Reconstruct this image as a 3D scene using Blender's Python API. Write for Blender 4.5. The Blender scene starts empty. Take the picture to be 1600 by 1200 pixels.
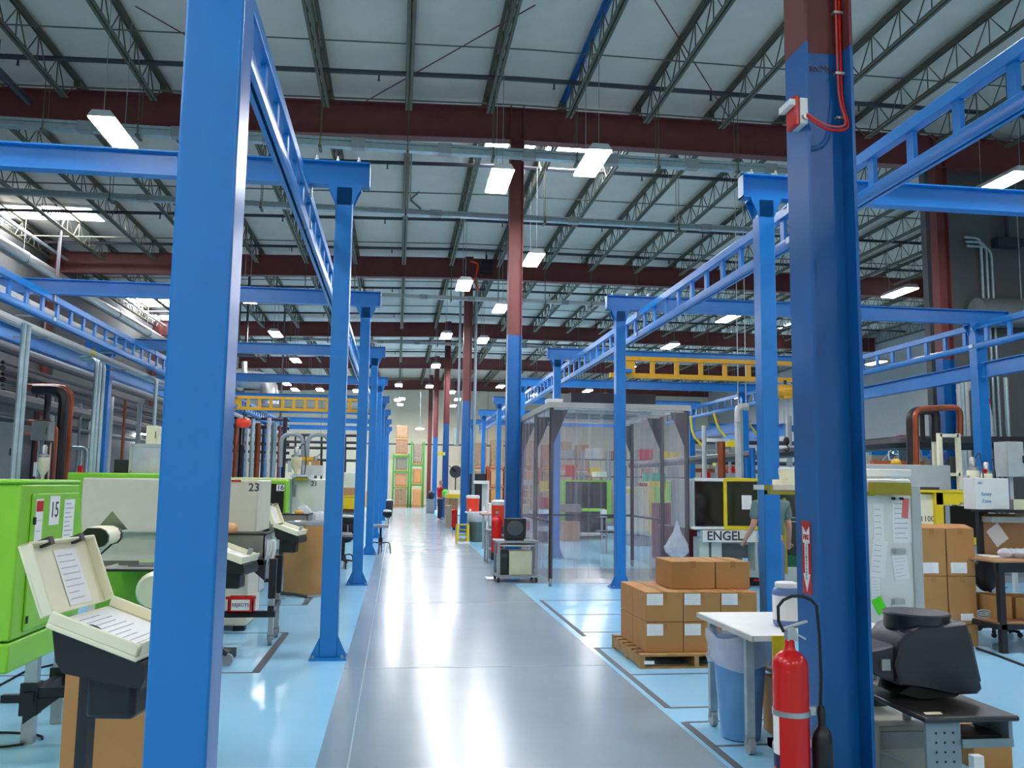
import bpy, math, random
from mathutils import Vector, Matrix, Euler
random.seed(7)
PI = math.pi
SC = bpy.context.scene
COL = SC.collection
# ------------------------------------------------------------ camera
F = 1370.0; EYE = 1.6
R = Matrix(((0.99149541, -0.02773642, -0.12715165), (-0.12946572, -0.11076511, -0.98537796), (0.01324689, 0.9934595, -0.11341402)))
WR = R.to_quaternion().to_matrix()   # its columns are the camera axes in world space; world +Y runs down the aisle
def _ray(x, y):
    c = Vector((x-800, -(y-600), -F))
    return WR @ c
cd = bpy.data.cameras.new('camera'); cam = bpy.data.objects.new('camera', cd); COL.objects.link(cam)
cd.sensor_width = 36; cd.lens = F/1600*36; cd.clip_end = 300; cd.clip_start = .05
cam.matrix_world = Matrix.Translation((0, 0, EYE)) @ WR.to_4x4()
SC.camera = cam
# ------------------------------------------------------------ world, exposure
w = bpy.data.worlds.new('world'); SC.world = w; w.use_nodes = True
w.node_tree.nodes['Background'].inputs[0].default_value = (.6, .7, .9, 1)
w.node_tree.nodes['Background'].inputs[1].default_value = .05
SC.view_settings.view_transform = 'Standard'; SC.view_settings.look = 'None'
SC.view_settings.exposure = 2.05; SC.view_settings.gamma = 1; SC.view_settings.use_curve_mapping = False
LAMP = 26.0; SKY = 12.0
# ------------------------------------------------------------ pixel helpers: where the photo's rays meet real planes
def at(x, y, Y):
    r = _ray(x, y); return Vector((0, 0, EYE)) + r*(Y/r.y)
def gp(x, y, z=0.0):
    r = _ray(x, y); return Vector((0, 0, EYE)) + r*((z-EYE)/r.z)
def atX(x, y, X):
    r = _ray(x, y); return Vector((0, 0, EYE)) + r*(X/r.x)
# ------------------------------------------------------------ materials
def lin(h):
    h = h.lstrip('#'); v = [int(h[i:i+2], 16)/255 for i in (0, 2, 4)]
    return tuple((c/12.92 if c <= .04045 else ((c+.055)/1.055)**2.4) for c in v)+(1,)
MC = {}
def mat(name, hexc, rough=.5, metal=0, var=.06, scale=6, bump=0, bscale=40, spec=.5, coat=0):
    if name in MC: return MC[name]
    m = bpy.data.materials.new(name); m.use_nodes = True; nt = m.node_tree; b = nt.nodes['Principled BSDF']
    c = lin(hexc)
    tc = nt.nodes.new('ShaderNodeTexCoord'); nz = nt.nodes.new('ShaderNodeTexNoise'); nz.inputs['Scale'].default_value = scale
    nz.inputs['Detail'].default_value = 4
    nt.links.new(tc.outputs['Object'], nz.inputs['Vector'])
    rp = nt.nodes.new('ShaderNodeValToRGB'); nt.links.new(nz.outputs['Fac'], rp.inputs['Fac'])
    rp.color_ramp.elements[0].position = .3; rp.color_ramp.elements[1].position = .7
    rp.color_ramp.elements[0].color = tuple(x*(1-var) for x in c[:3])+(1,)
    rp.color_ramp.elements[1].color = tuple(min(1, x*(1+var)) for x in c[:3])+(1,)
    nt.links.new(rp.outputs['Color'], b.inputs['Base Color'])
    b.inputs['Roughness'].default_value = rough; b.inputs['Metallic'].default_value = metal
    b.inputs['Specular IOR Level'].default_value = spec; b.inputs['Coat Weight'].default_value = coat
    if bump:
        n2 = nt.nodes.new('ShaderNodeTexNoise'); n2.inputs['Scale'].default_value = bscale
        nt.links.new(tc.outputs['Object'], n2.inputs['Vector'])
        bp = nt.nodes.new('ShaderNodeBump'); bp.inputs['Strength'].default_value = bump; bp.inputs['Distance'].default_value = .01
        nt.links.new(n2.outputs['Fac'], bp.inputs['Height']); nt.links.new(bp.outputs['Normal'], b.inputs['Normal'])
    MC[name] = m; return m
def emit(name, hexc, s):
    if name in MC: return MC[name]
    m = bpy.data.materials.new(name); m.use_nodes = True; b = m.node_tree.nodes['Principled BSDF']
    b.inputs['Base Color'].default_value = lin(hexc); b.inputs['Emission Color'].default_value = lin(hexc)
    b.inputs['Emission Strength'].default_value = s
    MC[name] = m; return m
def clear(name, hexc, alpha, rough=.1):
    if name in MC: return MC[name]
    m = bpy.data.materials.new(name); m.use_nodes = True; nt = m.node_tree; nt.nodes.remove(nt.nodes['Principled BSDF'])
    out = nt.nodes['Material Output']; tr = nt.nodes.new('ShaderNodeBsdfTransparent'); tr.inputs[0].default_value = (.96, .96, .97, 1)
    pb_ = nt.nodes.new('ShaderNodeBsdfPrincipled'); pb_.inputs['Base Color'].default_value = lin(hexc); pb_.inputs['Roughness'].default_value = rough
    mx = nt.nodes.new('ShaderNodeMixShader')
    nz = nt.nodes.new('ShaderNodeTexNoise'); nz.inputs['Scale'].default_value = 5; tc = nt.nodes.new('ShaderNodeTexCoord')
    mp = nt.nodes.new('ShaderNodeMapRange'); mp.inputs[3].default_value = alpha*.7; mp.inputs[4].default_value = alpha*1.3
    nt.links.new(tc.outputs['Object'], nz.inputs['Vector']); nt.links.new(nz.outputs['Fac'], mp.inputs[0]); nt.links.new(mp.outputs[0], mx.inputs[0])
    nt.links.new(tr.outputs[0], mx.inputs[1]); nt.links.new(pb_.outputs[0], mx.inputs[2]); nt.links.new(mx.outputs[0], out.inputs[0])
    MC[name] = m; return m
BLUE = mat('blue_paint', '1577c2', .3, var=.05, scale=3)
COLB = mat('column_blue_paint', '035c9e', .35, var=.06, scale=3)
BRN = mat('red_oxide_primer', '6e3432', .55, var=.12, scale=4)
OLV = mat('olive_joist_paint', '5c5a48', .55, var=.1, scale=5)
PIPE = mat('dark_pipe', '35303a', .5)
GALV = mat('galvanized_steel', 'a9bcc0', .38, .55, var=.1, scale=12)
SIL = mat('bare_silver_steel', 'b6b8b6', .3, .75, var=.08, scale=10)
WHT = mat('white_paint', 'e2e2dc', .4, var=.03)
BLK = mat('black_plastic', '17171b', .4, var=.1)
BLKM = mat('black_metal', '1c1b20', .45, var=.1)
DGR = mat('dark_grey', '3a3a40', .45)
GRY = mat('grey_paint', '8f9698', .45)
LGR = mat('light_grey', 'b9bcba', .45)
CARD = mat('cardboard', 'b5834c', .8, var=.07, scale=3, bump=.1, bscale=60)
CARDD = mat('cardboard_tan', 'b38860', .8, var=.07, scale=3)
TAPE = mat('brown_tape', 'a5723c', .3)
PAPER = mat('paper', 'f0efec', .7, var=.02)
INK = mat('ink', '3b3d45', .7)
INKL = mat('pale_ink', 'b2b6c2', .7)
BEI = mat('beige_enamel', 'cfc9b4', .4, var=.03)
CRM = mat('cream_plastic', 'efe9c8', .4, var=.03)
GRN = mat('lime_green_enamel', '8ad033', .35, var=.04)
YEL = mat('yellow_enamel', 'e3c81c', .4, var=.05)
CRY = mat('crane_yellow', 'd79f16', .42, var=.06)
RED = mat('red_enamel', 'c81410', .25, var=.05)
ORG = mat('orange_plastic', 'f2411a', .35, var=.04)
WOOD = mat('pallet_wood', 'a9814f', .8, var=.2, scale=9)
COP = mat('copper', '9c5236', .4, .6, var=.15)
STL = mat('brushed_stainless', '8f8d88', .35, .7, var=.1, scale=8)
WIN = mat('dark_window', '0b0c0e', .08, var=.2)
RUB = mat('rubber', '1a1a1c', .7)
SKIN = mat('skin', 'c98d74', .5)
DIFF = emit('lamp_diffuser', 'fbfaff', LAMP)
PVC = clear('clear_strip', 'd6c9d2', .17, .12)
BAG = clear('clear_bag', 'e6ebf2', .42, .25)
# ------------------------------------------------------------ mesh builder
def rotz(a): return Matrix.Rotation(a, 4, 'Z')
class MB:
    def __init__(s): s.v = []; s.f = []; s.mi = []; s.m = 0; s.mats = []; s.X = Matrix.Identity(4)
    def use(s, m):
        if m not in s.mats: s.mats.append(m)
        s.m = s.mats.index(m); return s
    def add(s, vs, fs):
        o = len(s.v); s.v += [tuple(s.X @ Vector(p)) for p in vs]
        for f in fs: s.f.append([i+o for i in f]); s.mi.append(s.m)
        return s
    def box(s, x0, x1, y0, y1, z0, z1):
        if x1 < x0: x0, x1 = x1, x0
        if y1 < y0: y0, y1 = y1, y0
        if z1 < z0: z0, z1 = z1, z0
        return s.add([(x0,y0,z0),(x1,y0,z0),(x1,y1,z0),(x0,y1,z0),(x0,y0,z1),(x1,y0,z1),(x1,y1,z1),(x0,y1,z1)],
                     [(0,3,2,1),(4,5,6,7),(0,1,5,4),(1,2,6,5),(2,3,7,6),(3,0,4,7)])
    def obox(s, c, size, M=None):
        o = s.X; s.X = s.X @ Matrix.Translation(c) @ (M if M is not None else Matrix.Identity(4))
        a, b, d = [q/2 for q in size]; s.box(-a, a, -b, b, -d, d); s.X = o; return s
    def bar(s, p0, p1, wx, wz, up=(0,0,1)):
        p0 = Vector(p0); p1 = Vector(p1); d = p1-p0; L = d.length; d.normalize(); u = Vector(up)
        if abs(d.dot(u)) > .98: u = Vector((1,0,0))
        sd = d.cross(u).normalized(); u = sd.cross(d).normalized()
        vs = []
        for p in (p0, p1):
            for a, b in ((-1,-1),(1,-1),(1,1),(-1,1)): vs.append(p+sd*(a*wx/2)+u*(b*wz/2))
        return s.add(vs, [(0,1,2,3),(7,6,5,4),(0,4,5,1),(1,5,6,2),(2,6,7,3),(3,7,4,0)])
    def tube(s, pts, r, n=8, r2=None, cap=True):
        pts = [Vector(p) for p in pts]; N = len(pts); rings = []; prev = None
        for i, p in enumerate(pts):
            t = (pts[min(i+1, N-1)]-pts[max(i-1, 0)]).normalized()
            if prev is None:
                u = Vector((0,0,1)) if abs(t.z) < .9 else Vector((1,0,0))
            else: u = prev
            sd = t.cross(u).normalized(); u = sd.cross(t).normalized(); prev = u
            rr = r if r2 is None else r+(r2-r)*i/(N-1)
            rings.append([p+sd*(rr*math.cos(2*PI*k/n))+u*(rr*math.sin(2*PI*k/n)) for k in range(n)])
        vs = [q for ring in rings for q in ring]; fs = []
        for i in range(N-1):
            for k in range(n):
                a = i*n+k; b = i*n+(k+1) % n; fs.append((a, b, b+n, a+n))
        if cap: fs.append(tuple(range(n-1, -1, -1))); fs.append(tuple((N-1)*n+k for k in range(n)))
        return s.add(vs, fs)
    def cyl(s, p0, p1, r, n=16, r2=None): return s.tube([p0, p1], r, n, r2)
    def bend(s, pts, r, rad=.1, n=8):
        P = [Vector(p) for p in pts]; out = [P[0]]
        for i in range(1, len(P)-1):
            a = (P[i-1]-P[i]); b = (P[i+1]-P[i]); q = min(rad, a.length*.45, b.length*.45)
            A = P[i]+a.normalized()*q; B = P[i]+b.normalized()*q
            for k in range(6):
                t = k/5; out.append(A*(1-t)**2+P[i]*2*t*(1-t)+B*t*t)
        out.append(P[-1]); return s.tube(out, r, n)
    def prism(s, poly, off):
        n = len(poly); off = Vector(off); vs = [Vector(p) for p in poly]+[Vector(p)+off for p in poly]
        fs = [tuple(range(n)), tuple(range(2*n-1, n-1, -1))]+[(i, i+n, (i+1) % n+n, (i+1) % n) for i in range(n)]
        return s.add(vs, fs)
    def lathe(s, prof, c=(0,0,0), n=20, ax='Z'):
        c = Vector(c); vs = []
        for r, h in prof:
            for k in range(n):
                a = 2*PI*k/n; p = (r*math.cos(a), r*math.sin(a), h)
                if ax == 'Y': p = (p[0], p[2], p[1])
                if ax == 'X': p = (p[2], p[0], p[1])
                vs.append(c+Vector(p))
        fs = []
        for i in range(len(prof)-1):
            for k in range(n): a = i*n+k; b = i*n+(k+1) % n; fs.append((a, b, b+n, a+n))
        fs.append(tuple(range(n-1, -1, -1))); fs.append(tuple((len(prof)-1)*n+k for k in range(n)))
        return s.add(vs, fs)
    def ell(s, c, rad, n=14, m=9):
        pr = [(max(1e-4, math.sin(PI*i/m)), -math.cos(PI*i/m)) for i in range(m+1)]
        o = s.X; s.X = s.X @ Matrix.Translation(c) @ Matrix.Diagonal((rad[0], rad[1], rad[2], 1)); s.lathe(pr, n=n); s.X = o; return s
    def text(s, body, M, size=.1, bold=0):
        c = bpy.data.curves.new('lettering', 'FONT'); c.body = body; c.size = size; c.align_x = 'CENTER'; c.align_y = 'CENTER'; c.offset = bold
        c.extrude = .001; c.resolution_u = 3
        o = bpy.data.objects.new('lettering', c); COL.objects.link(o)
        bpy.context.view_layer.update()
        dg = bpy.context.evaluated_depsgraph_get(); me = bpy.data.meshes.new_from_object(o.evaluated_get(dg))
        s.add([M @ v.co for v in me.vertices], [tuple(p.vertices) for p in me.polygons])
        bpy.data.objects.remove(o); bpy.data.meshes.remove(me); bpy.data.curves.remove(c); return s
    def build(s, name, m=None, parent=None, bevel=0, smooth=True):
        if m is not None and not s.mats: s.mats = [m]
        if parent is not None:
            off = Vector((0,0,0)); q = parent
            while q is not None: off = off+q.location; q = q.parent
        else:
            xs = [p[0] for p in s.v]; ys = [p[1] for p in s.v]; zs = [p[2] for p in s.v]
            off = Vector(((min(xs)+max(xs))/2, (min(ys)+max(ys))/2, min(zs)))
        me = bpy.data.meshes.new(name); me.from_pydata([tuple(Vector(p)-off) for p in s.v], [], s.f)
        for k in s.mats: me.materials.append(k)
        me.polygons.foreach_set('material_index', s.mi)
        if smooth:
            me.polygons.foreach_set('use_smooth', [True]*len(me.polygons)); me.set_sharp_from_angle(angle=math.radians(38))
        me.update(); o = bpy.data.objects.new(name, me); COL.objects.link(o)
        if parent is not None: o.parent = parent
        else: o.location = off
        if bevel:
            b = o.modifiers.new('bevel', 'BEVEL'); b.width = bevel; b.segments = 2; b.limit_method = 'ANGLE'
        return o
def tag(o, label, cat, group=None, kind=None):
    if label: o['label'] = label
    if cat: o['category'] = cat
    if group: o['group'] = group
    if kind: o['kind'] = kind
    return o
def T(name, label, cat, loc=(0,0,0), group=None):
    o = bpy.data.objects.new(name, None); COL.objects.link(o); o.location = loc; o.empty_display_size = .1
    return tag(o, label, cat, group)
def ST(name, mb, m=None, label=None):
    o = mb.build(name, m); o['kind'] = 'structure'
    if label: o['label'] = label
    return o
KIDS = {}
def dup(root, loc, label=None, rz=None, group=None):
    def cp(o, par):
        c = o.copy(); COL.objects.link(c); c.parent = par
        for ch in o.children: cp(ch, c)
        return c
    c = cp(root, None); c.location = loc
    if rz is not None: c.rotation_euler = (0, 0, rz)
    if label: c['label'] = label
    if group: c['group'] = group
    return c
ORD = ['nearest', 'second', 'third', 'fourth', 'fifth', 'sixth', 'seventh', 'eighth', 'ninth', 'tenth', 'eleventh', 'twelfth']
# face-on boxes from a pixel rectangle at a real distance
def pr(x0, y0, x1, y1, Y):
    a = at(x0, (y0+y1)/2, Y).x; b = at(x1, (y0+y1)/2, Y).x; xm = (x0+x1)/2
    return a, b, at(xm, y1, Y).z, at(xm, y0, Y).z
def pb(mb, x0, y0, x1, y1, Y, dep, z0=None, z1=None):
    a, b, c, d = pr(x0, y0, x1, y1, Y)
    return mb.box(a, b, Y, Y+dep, c if z0 is None else z0, d if z1 is None else z1)
def frontM(x, y, z): # lettering facing the camera side (-Y)
    return Matrix.Translation((x, y, z)) @ Matrix.Rotation(PI/2, 4, 'X')
def leftM(x, y, z): # facing -X
    return Matrix.Translation((x, y, z)) @ Matrix.Rotation(-PI/2, 4, 'Z') @ Matrix.Rotation(PI/2, 4, 'X')
def rightM(x, y, z): # facing +X
    return Matrix.Translation((x, y, z)) @ Matrix.Rotation(PI/2, 4, 'Z') @ Matrix.Rotation(PI/2, 4, 'X')
def sheet(mb, M, w_, h_, lines=6, m=PAPER, ink=INKL, seed=0):
    """a sheet in the local XY plane of M, with printed lines"""
    rn = random.Random(seed); o = mb.X; mb.X = M
    mb.use(m).box(-w_/2, w_/2, -h_/2, h_/2, 0, .0015)
    mb.use(ink)
    for i in range(lines):
        y = h_/2-(i+1)*h_/(lines+1); L = w_*(.45+.35*rn.random())
        mb.box(-w_*.4, -w_*.4+L, y-h_*.008, y+h_*.008, .0015, .0025)
    mb.X = o; return mb

# ============================================================ THE SHELL
AX0, AX1 = -.41, 1.93
YB = 65.9; YF = -7.0; XL = -11.25; XR = 24.0
def rs(X): return -.03*max(0.0, 2.0-X)
ROOF = 9.5
def floor_mat(name, hexc, r):
    m = mat(name, hexc, r, var=.06, scale=.9, spec=.5, coat=0); nt = m.node_tree; b = nt.nodes['Principled BSDF']
    b.inputs['Coat Roughness'].default_value = .12
    tc = nt.nodes.new('ShaderNodeTexCoord'); n = nt.nodes.new('ShaderNodeTexNoise'); n.inputs['Scale'].default_value = 7; n.inputs['Detail'].default_value = 6
    nt.links.new(tc.outputs['Object'], n.inputs['Vector'])
    bp = nt.nodes.new('ShaderNodeBump'); bp.inputs['Strength'].default_value = .2; bp.inputs['Distance'].default_value = .005
    nt.links.new(n.outputs['Fac'], bp.inputs['Height']); nt.links.new(bp.outputs['Normal'], b.inputs['Normal']); nt.links.new(bp.outputs['Normal'], b.inputs['Coat Normal'])
    return m
FB = floor_mat('blue_epoxy_floor', '98d2f1', .17)
FG = floor_mat('grey_epoxy_floor', '8699a4', .21)
JNT = mat('floor_joint', '8fa6b2', .5)
ST('floor', MB().box(XL, XR, YF, YB, -.2, 0), FB)
mb = MB().use(FG); mb.box(AX0, AX1, YF, YB, 0, .002); mb.box(AX1, 14, 14.35, 16.9, 0, .002); mb.box(AX0, AX1+9, 56, YB, 0, .003)
mb.use(JNT)
for x in (-.23,): mb.box(x-.005, x+.005, YF, 55, .002, .004)
for y in (2.3, 7.9, 12.1, 16.9, 20.4, 24.9, 29.1, 35, 41.3): mb.box(AX0, AX1, y-.006, y+.006, .002, .004)
ST('floor_aisle', mb)
ST('wall_left', MB().box(XL-.2, XL, YF, YB, 0, 9.3), mat('grey_wall', '5f5f5d', .7, var=.04, scale=1.5))
ST('wall_back', MB().box(XL, XR, YB, YB+.2, 0, 9.8), mat('cream_wall', 'ddd2b8', .7, var=.04, scale=1))
ST('wall_right', MB().box(XR, XR+.2, YF, YB, 0, 9.8), mat('grey_wall'.replace('wall', 'wall_light'), 'a4a5a4', .7, var=.04))
ST('wall_front', MB().box(XL, XR, YF-.2, YF, 0, 9.8), MC['cream_wall'])
ST('wall_inner', MB().box(11.75, XR, 18.0, 18.2, 0, 9.4), MC['grey_wall'])
# roof: sagging white insulation between the joists, open where the skylights are
SKYS = []
def sky_rect(x0, y0, x1, y1):
    z = ROOF; a = gp(x0, y1, z); b = gp(x1, y0, z); a = gp(x0, y1, z+rs(a.x)); b = gp(x1, y0, z+rs(b.x))
    return (a.x, b.x, min(a.y, b.y), max(a.y, b.y))
for r_ in ((756, 214, 797, 229), (817, 218, 838, 232), (848, 220, 955, 240), (0, 318, 62, 337), (68, 320, 141, 339), (202, 463, 238, 476), (243, 464, 270, 476), (1476, 393, 1518, 412), (226, 490, 268, 498), (1222, 503, 1240, 512)):
    SKYS.append(sky_rect(*r_))
ins = mat('white_roof_insulation', 'dccfc0', .75, var=.04, scale=2, bump=.4, bscale=3)
mb = MB().use(ins); nx = 180; dx = (XR-XL)/nx; JS = 1.57; JX0 = .03
ys = [YF+i*(YB-YF)/60 for i in range(61)]
vs = []
for y in ys:
    for i in range(nx+1):
        X = XL+i*dx; ph = ((X-JX0)/JS) % 1
        vs.append((X, y, ROOF+rs(X)-.05*math.sin(PI*ph)))
fs = []
for j in range(60):
    for i in range(nx):
        a = j*(nx+1)+i; fs.append((a, a+nx+1, a+nx+2, a+1))
mb.add(vs, fs); ST('ceiling', mb)
for i, (a, b, c, d) in enumerate(SKYS):
    z = ROOF+rs((a+b)/2)-.06
    fm = MB().use(WHT)
    for q in ((a-.06, a, c, d), (b, b+.06, c, d), (a-.06, b+.06, c-.06, c), (a-.06, b+.06, d, d+.06)): fm.box(q[0], q[1], q[2], q[3], z-.03, z+.1)
    fr = ST('window_%d' % (i+1), fm, label='rooflight frame set in the white roof')
    MB().box(a, b, c, d, z, z+.02).build('pane', emit('daylight', 'f6f8ff', SKY), fr)

# ============================================================ STEEL: columns, girders, joists
COLY = [4.45, 16.9, 29.1, 41.3, 53.5, 65.5]
def h_column(X, Y, top, paint, label, w_=.28, d_=.25, loc=None):
    """H section, web facing the aisle direction, painted blue below `paint`"""
    t = T('steel_column', label, 'column', (X+w_/2, Y+d_/2, 0), 'brown and blue building columns')
    def seg(nm, m, z0, z1):
        q = MB()
        q.box(X, X+.018, Y, Y+d_, z0, z1); q.box(X+w_-.018, X+w_, Y, Y+d_, z0, z1)
        q.box(X+.018, X+w_-.018, Y+d_/2-.006, Y+d_/2+.006, z0, z1)
        q.build(nm, m, t)
    if paint > .01: seg('blue_section', COLB, .02, paint)
    seg('primer_section', BRN, paint if paint > .01 else .02, top)
    MB().box(X-.06, X+w_+.06, Y-.06, Y+d_+.06, 0, .02).build('base_plate', COLB if paint > .01 else BRN, t)
    return t
for i, Y in enumerate(COLY):
    lab = ['blue column in the right foreground with fire alarm station and extinguisher sign', 'tall blue and brown column behind the small television cart',
           'blue and brown column standing behind the yellow stand and grey waste bin', 'fourth column down the aisle, behind the bench with yellow tray',
           'fifth column down the aisle, thin, blue below and brown above', 'dark brown column against the cream back wall beside the green rack'][i]
    Y0 = [4.35, 17.0, 29.1, 41.3, 53.0, 62.6][i]
    h_column([2.165, 2.1, 2.1, 2.1, 2.1, 2.1][i], Y0, ROOF-.2, [4.05, 4.55, 4.35, 4.4, 4.35, 0][i], lab)
h_column(11.35, 17.0, ROOF-.2, 4.35, 'brown column with blue lower half at the right, before the grey inner wall')
h_column(XL+.05, 29.0, 8.7, 0, 'dark brown column against the left wall behind copper pipes')
h_column(XL+.05, 41.2, 8.7, 0, 'brown column against the left wall, farther than the copper pipes')
gnames = ['brown roof girder just overhead of the foreground column', 'brown roof girder crossing behind the long grey busway, nearest in view', 'brown roof girder crossing behind the third column, second in view',
          'brown roof girder third in view from the camera', 'brown roof girder fourth in view, above the far columns', 'brown roof girder along the top of the back wall']
for i, Y in enumerate([4.45, 17.0, 29.2, 41.4, 53.1, 65.5]):
    mb = MB(); Yc = Y+.12
    for x0, x1 in ((XL, 2.0), (2.0, XR)):
        za, zb = 9.24+rs(x0), 9.24+rs(x1)
        for h0, h1, hw in ((-.02, 0, .13), (-.69, -.67, .13), (-.67, -.02, .008)):
            P = [(x0, Yc-hw, za+h0), (x0, Yc+hw, za+h0), (x0, Yc+hw, za+h1), (x0, Yc-hw, za+h1)]
            Q = [(x1, Yc-hw, zb+h0), (x1, Yc+hw, zb+h0), (x1, Yc+hw, zb+h1), (x1, Yc-hw, zb+h1)]
            mb.add(P+Q, [(0,1,2,3),(7,6,5,4),(0,4,5,1),(1,5,6,2),(2,6,7,3),(3,7,4,0)])
    tag(mb.build('roof_girder', BRN), gnames[i], 'roof girder')
# joists
GY = [4.57, 17.12, 29.32, 41.52, 53.22, 65.3]
JMESH = {}
def joist(L, blue=False):
    k = (round(L, 1), blue)
    if k in JMESH: return JMESH[k]
    mb = MB().use(OLV)
    zt = -.02; zb = -.62
    mb2m = COLB if blue else OLV
    mb.use(mb2m)
    for s_ in (-1, 1): mb.box(s_*.02, s_*.075, 0, L, zt-.012, zt); mb.box(s_*.012, s_*.024, 0, L, zt-.075, zt)
    mb.use(OLV)
    for s_ in (-1, 1): mb.box(s_*.015, s_*.065, .75, L-.75, zb, zb+.012); mb.box(s_*.012, s_*.022, .75, L-.75, zb, zb+.065)
    n = max(2, int(round((L-1.5)/.86))); st = (L-1.5)/n
    for i in range(n):
        y0 = .75+i*st
        mb.tube([(0, y0, zb+.03), (0, y0+st/2, zt-.04), (0, y0+st, zb+.03)], .013, 4)
        mb.tube([(0, y0+st/2, zb+.03), (0, y0+st/2, zt-.04)], .012, 4)
    mb.tube([(0, .75, zb+.03), (0, .2, zt-.05)], .016, 4); mb.tube([(0, L-.75, zb+.03), (0, L-.2, zt-.05)], .016, 4)
    for y0 in (0, L-.22): mb.prism([(-.06, y0, zt-.12), (.06, y0, zt-.12), (.06, y0, zt), (-.06, y0, zt)], (0, .22, 0))
    for s_ in (-.35, L+.0):  # sloped seat gussets by the girder
        pass
    o = mb.build('roof_joist'); JMESH[k] = o; return o
bayname = ['overhead before the nearest girder in view', 'between the first and second girders in view', 'between the second and third girders in view', 'between the third and fourth girders in view', 'between the fourth girder and the back wall']
for b in range(5):
    L = GY[b+1]-GY[b]
    src = None
    for k in range(-7, 16):
        X = JX0+JS*k
        if X < XL+.1 or X > XR-.1: continue
        if X > 14 and b == 0 and False: continue
        blue = (b == 0 and k == 2)
        key = (round(L, 1), blue)
        if key in JMESH: o = JMESH[key].copy(); COL.objects.link(o)
        else: o = joist(L, blue)
        o.location = (X, GY[b]+L/2, 8.8+rs(X))
        if blue: tag(o, 'roof joist with a blue painted top chord, above the second column', 'roof joist')
        else: tag(o, 'olive open-web steel roof joist '+bayname[b], 'roof joist', 'olive roof joists '+bayname[b])
# bridging rods, sprinkler mains, conduits under the roof
def xline(Y, z, r, m, name, label, cat, x0=XL+.1, x1=XR-.1, grp=None):
    mb = MB().use(m); mb.tube([(x0, Y, z+rs(x0)), (2.0, Y, z), (x1, Y, z)], r, 6)
    if name == 'sprinkler_pipe':
        for i in range(9):
            x = x0+1.3+i*3.1+random.random()*.3; mb.tube([(x, Y, z+rs(x)-.02), (x, Y, z+rs(x)-.14)], .018, 6); mb.lathe([(.03, -.15), (.03, -.14)], (x, Y, z+rs(x)), 8)
    o = mb.build(name); return tag(o, label, cat, grp)
for i, Y in enumerate([15.45, 20.0, 24.4, 27.6, 33.4, 38.6, 46.1, 50.0]):
    xline(Y, 9.1, .045, PIPE, 'sprinkler_pipe', 'dark sprinkler main running across under the roof, %s from the camera' % ORD[i], 'pipe')
for i, Y in enumerate([14.0, 16.2, 21.6, 26.3, 31.5, 36.0, 48.0]):
    xline(Y, 8.93, .016 if i else .012, OLV, 'bridging_rod', 'thin olive bridging rod across the joists, %s from the camera' % ORD[i], 'bridging rod')
# busways hung on trapeze rods
def busway(Y, z, h, x0, x1, label, m=GALV):
    t = T('busway', label, 'busway', ((x0+x1)/2, Y, z))
    q = MB(); q.box(x0, x1, Y-.05, Y+.05, z+h*.35, z+h*.65); q.box(x0, x1, Y-.07, Y+.07, z, z+h*.3); q.box(x0, x1, Y-.07, Y+.07, z+h*.7, z+h)
    q.build('housing', m, t)
    k = 0; x = JX0+JS*math.ceil((x0+.3-JX0)/JS)
    while x < x1:
        q = MB().bar((x, Y-.14, z-.04), (x, Y+.14, z-.04), .05, .04).bar((x, Y-.1, z-.02), (x, Y-.1, z+h+.02), .02, .02)
        for s_ in (-.1, .1): q.tube([(x, Y+s_, z-.06), (x, Y+s_, 8.93+rs(x))], .008, 4)
        q.build('hanger', OLV, t)
        MB().box(x+.55, x+.8, Y-.085, Y+.085, z-.01, z+h+.01).build('joint_cover', GRY, t)
        x += JS*1.0 if h > .12 else JS*2
        k += 1
    return t
busway(15.6, 7.62, .17, XL+1.05, 8.0, 'long pale grey busway hung across in front of the nearest girder')
busway(19.2, 7.55, .12, XL+1.05, 9.0, 'thinner pale busway crossing behind the nearest girder')
busway(28.4, 7.6, .121, -4.6, 9, 'pale slotted tray crossing below the second girder', LGR)
busway(38.0, 7.6, .121, -5, 9, 'farthest pale busway crossing high over the aisle', LGR)

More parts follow.
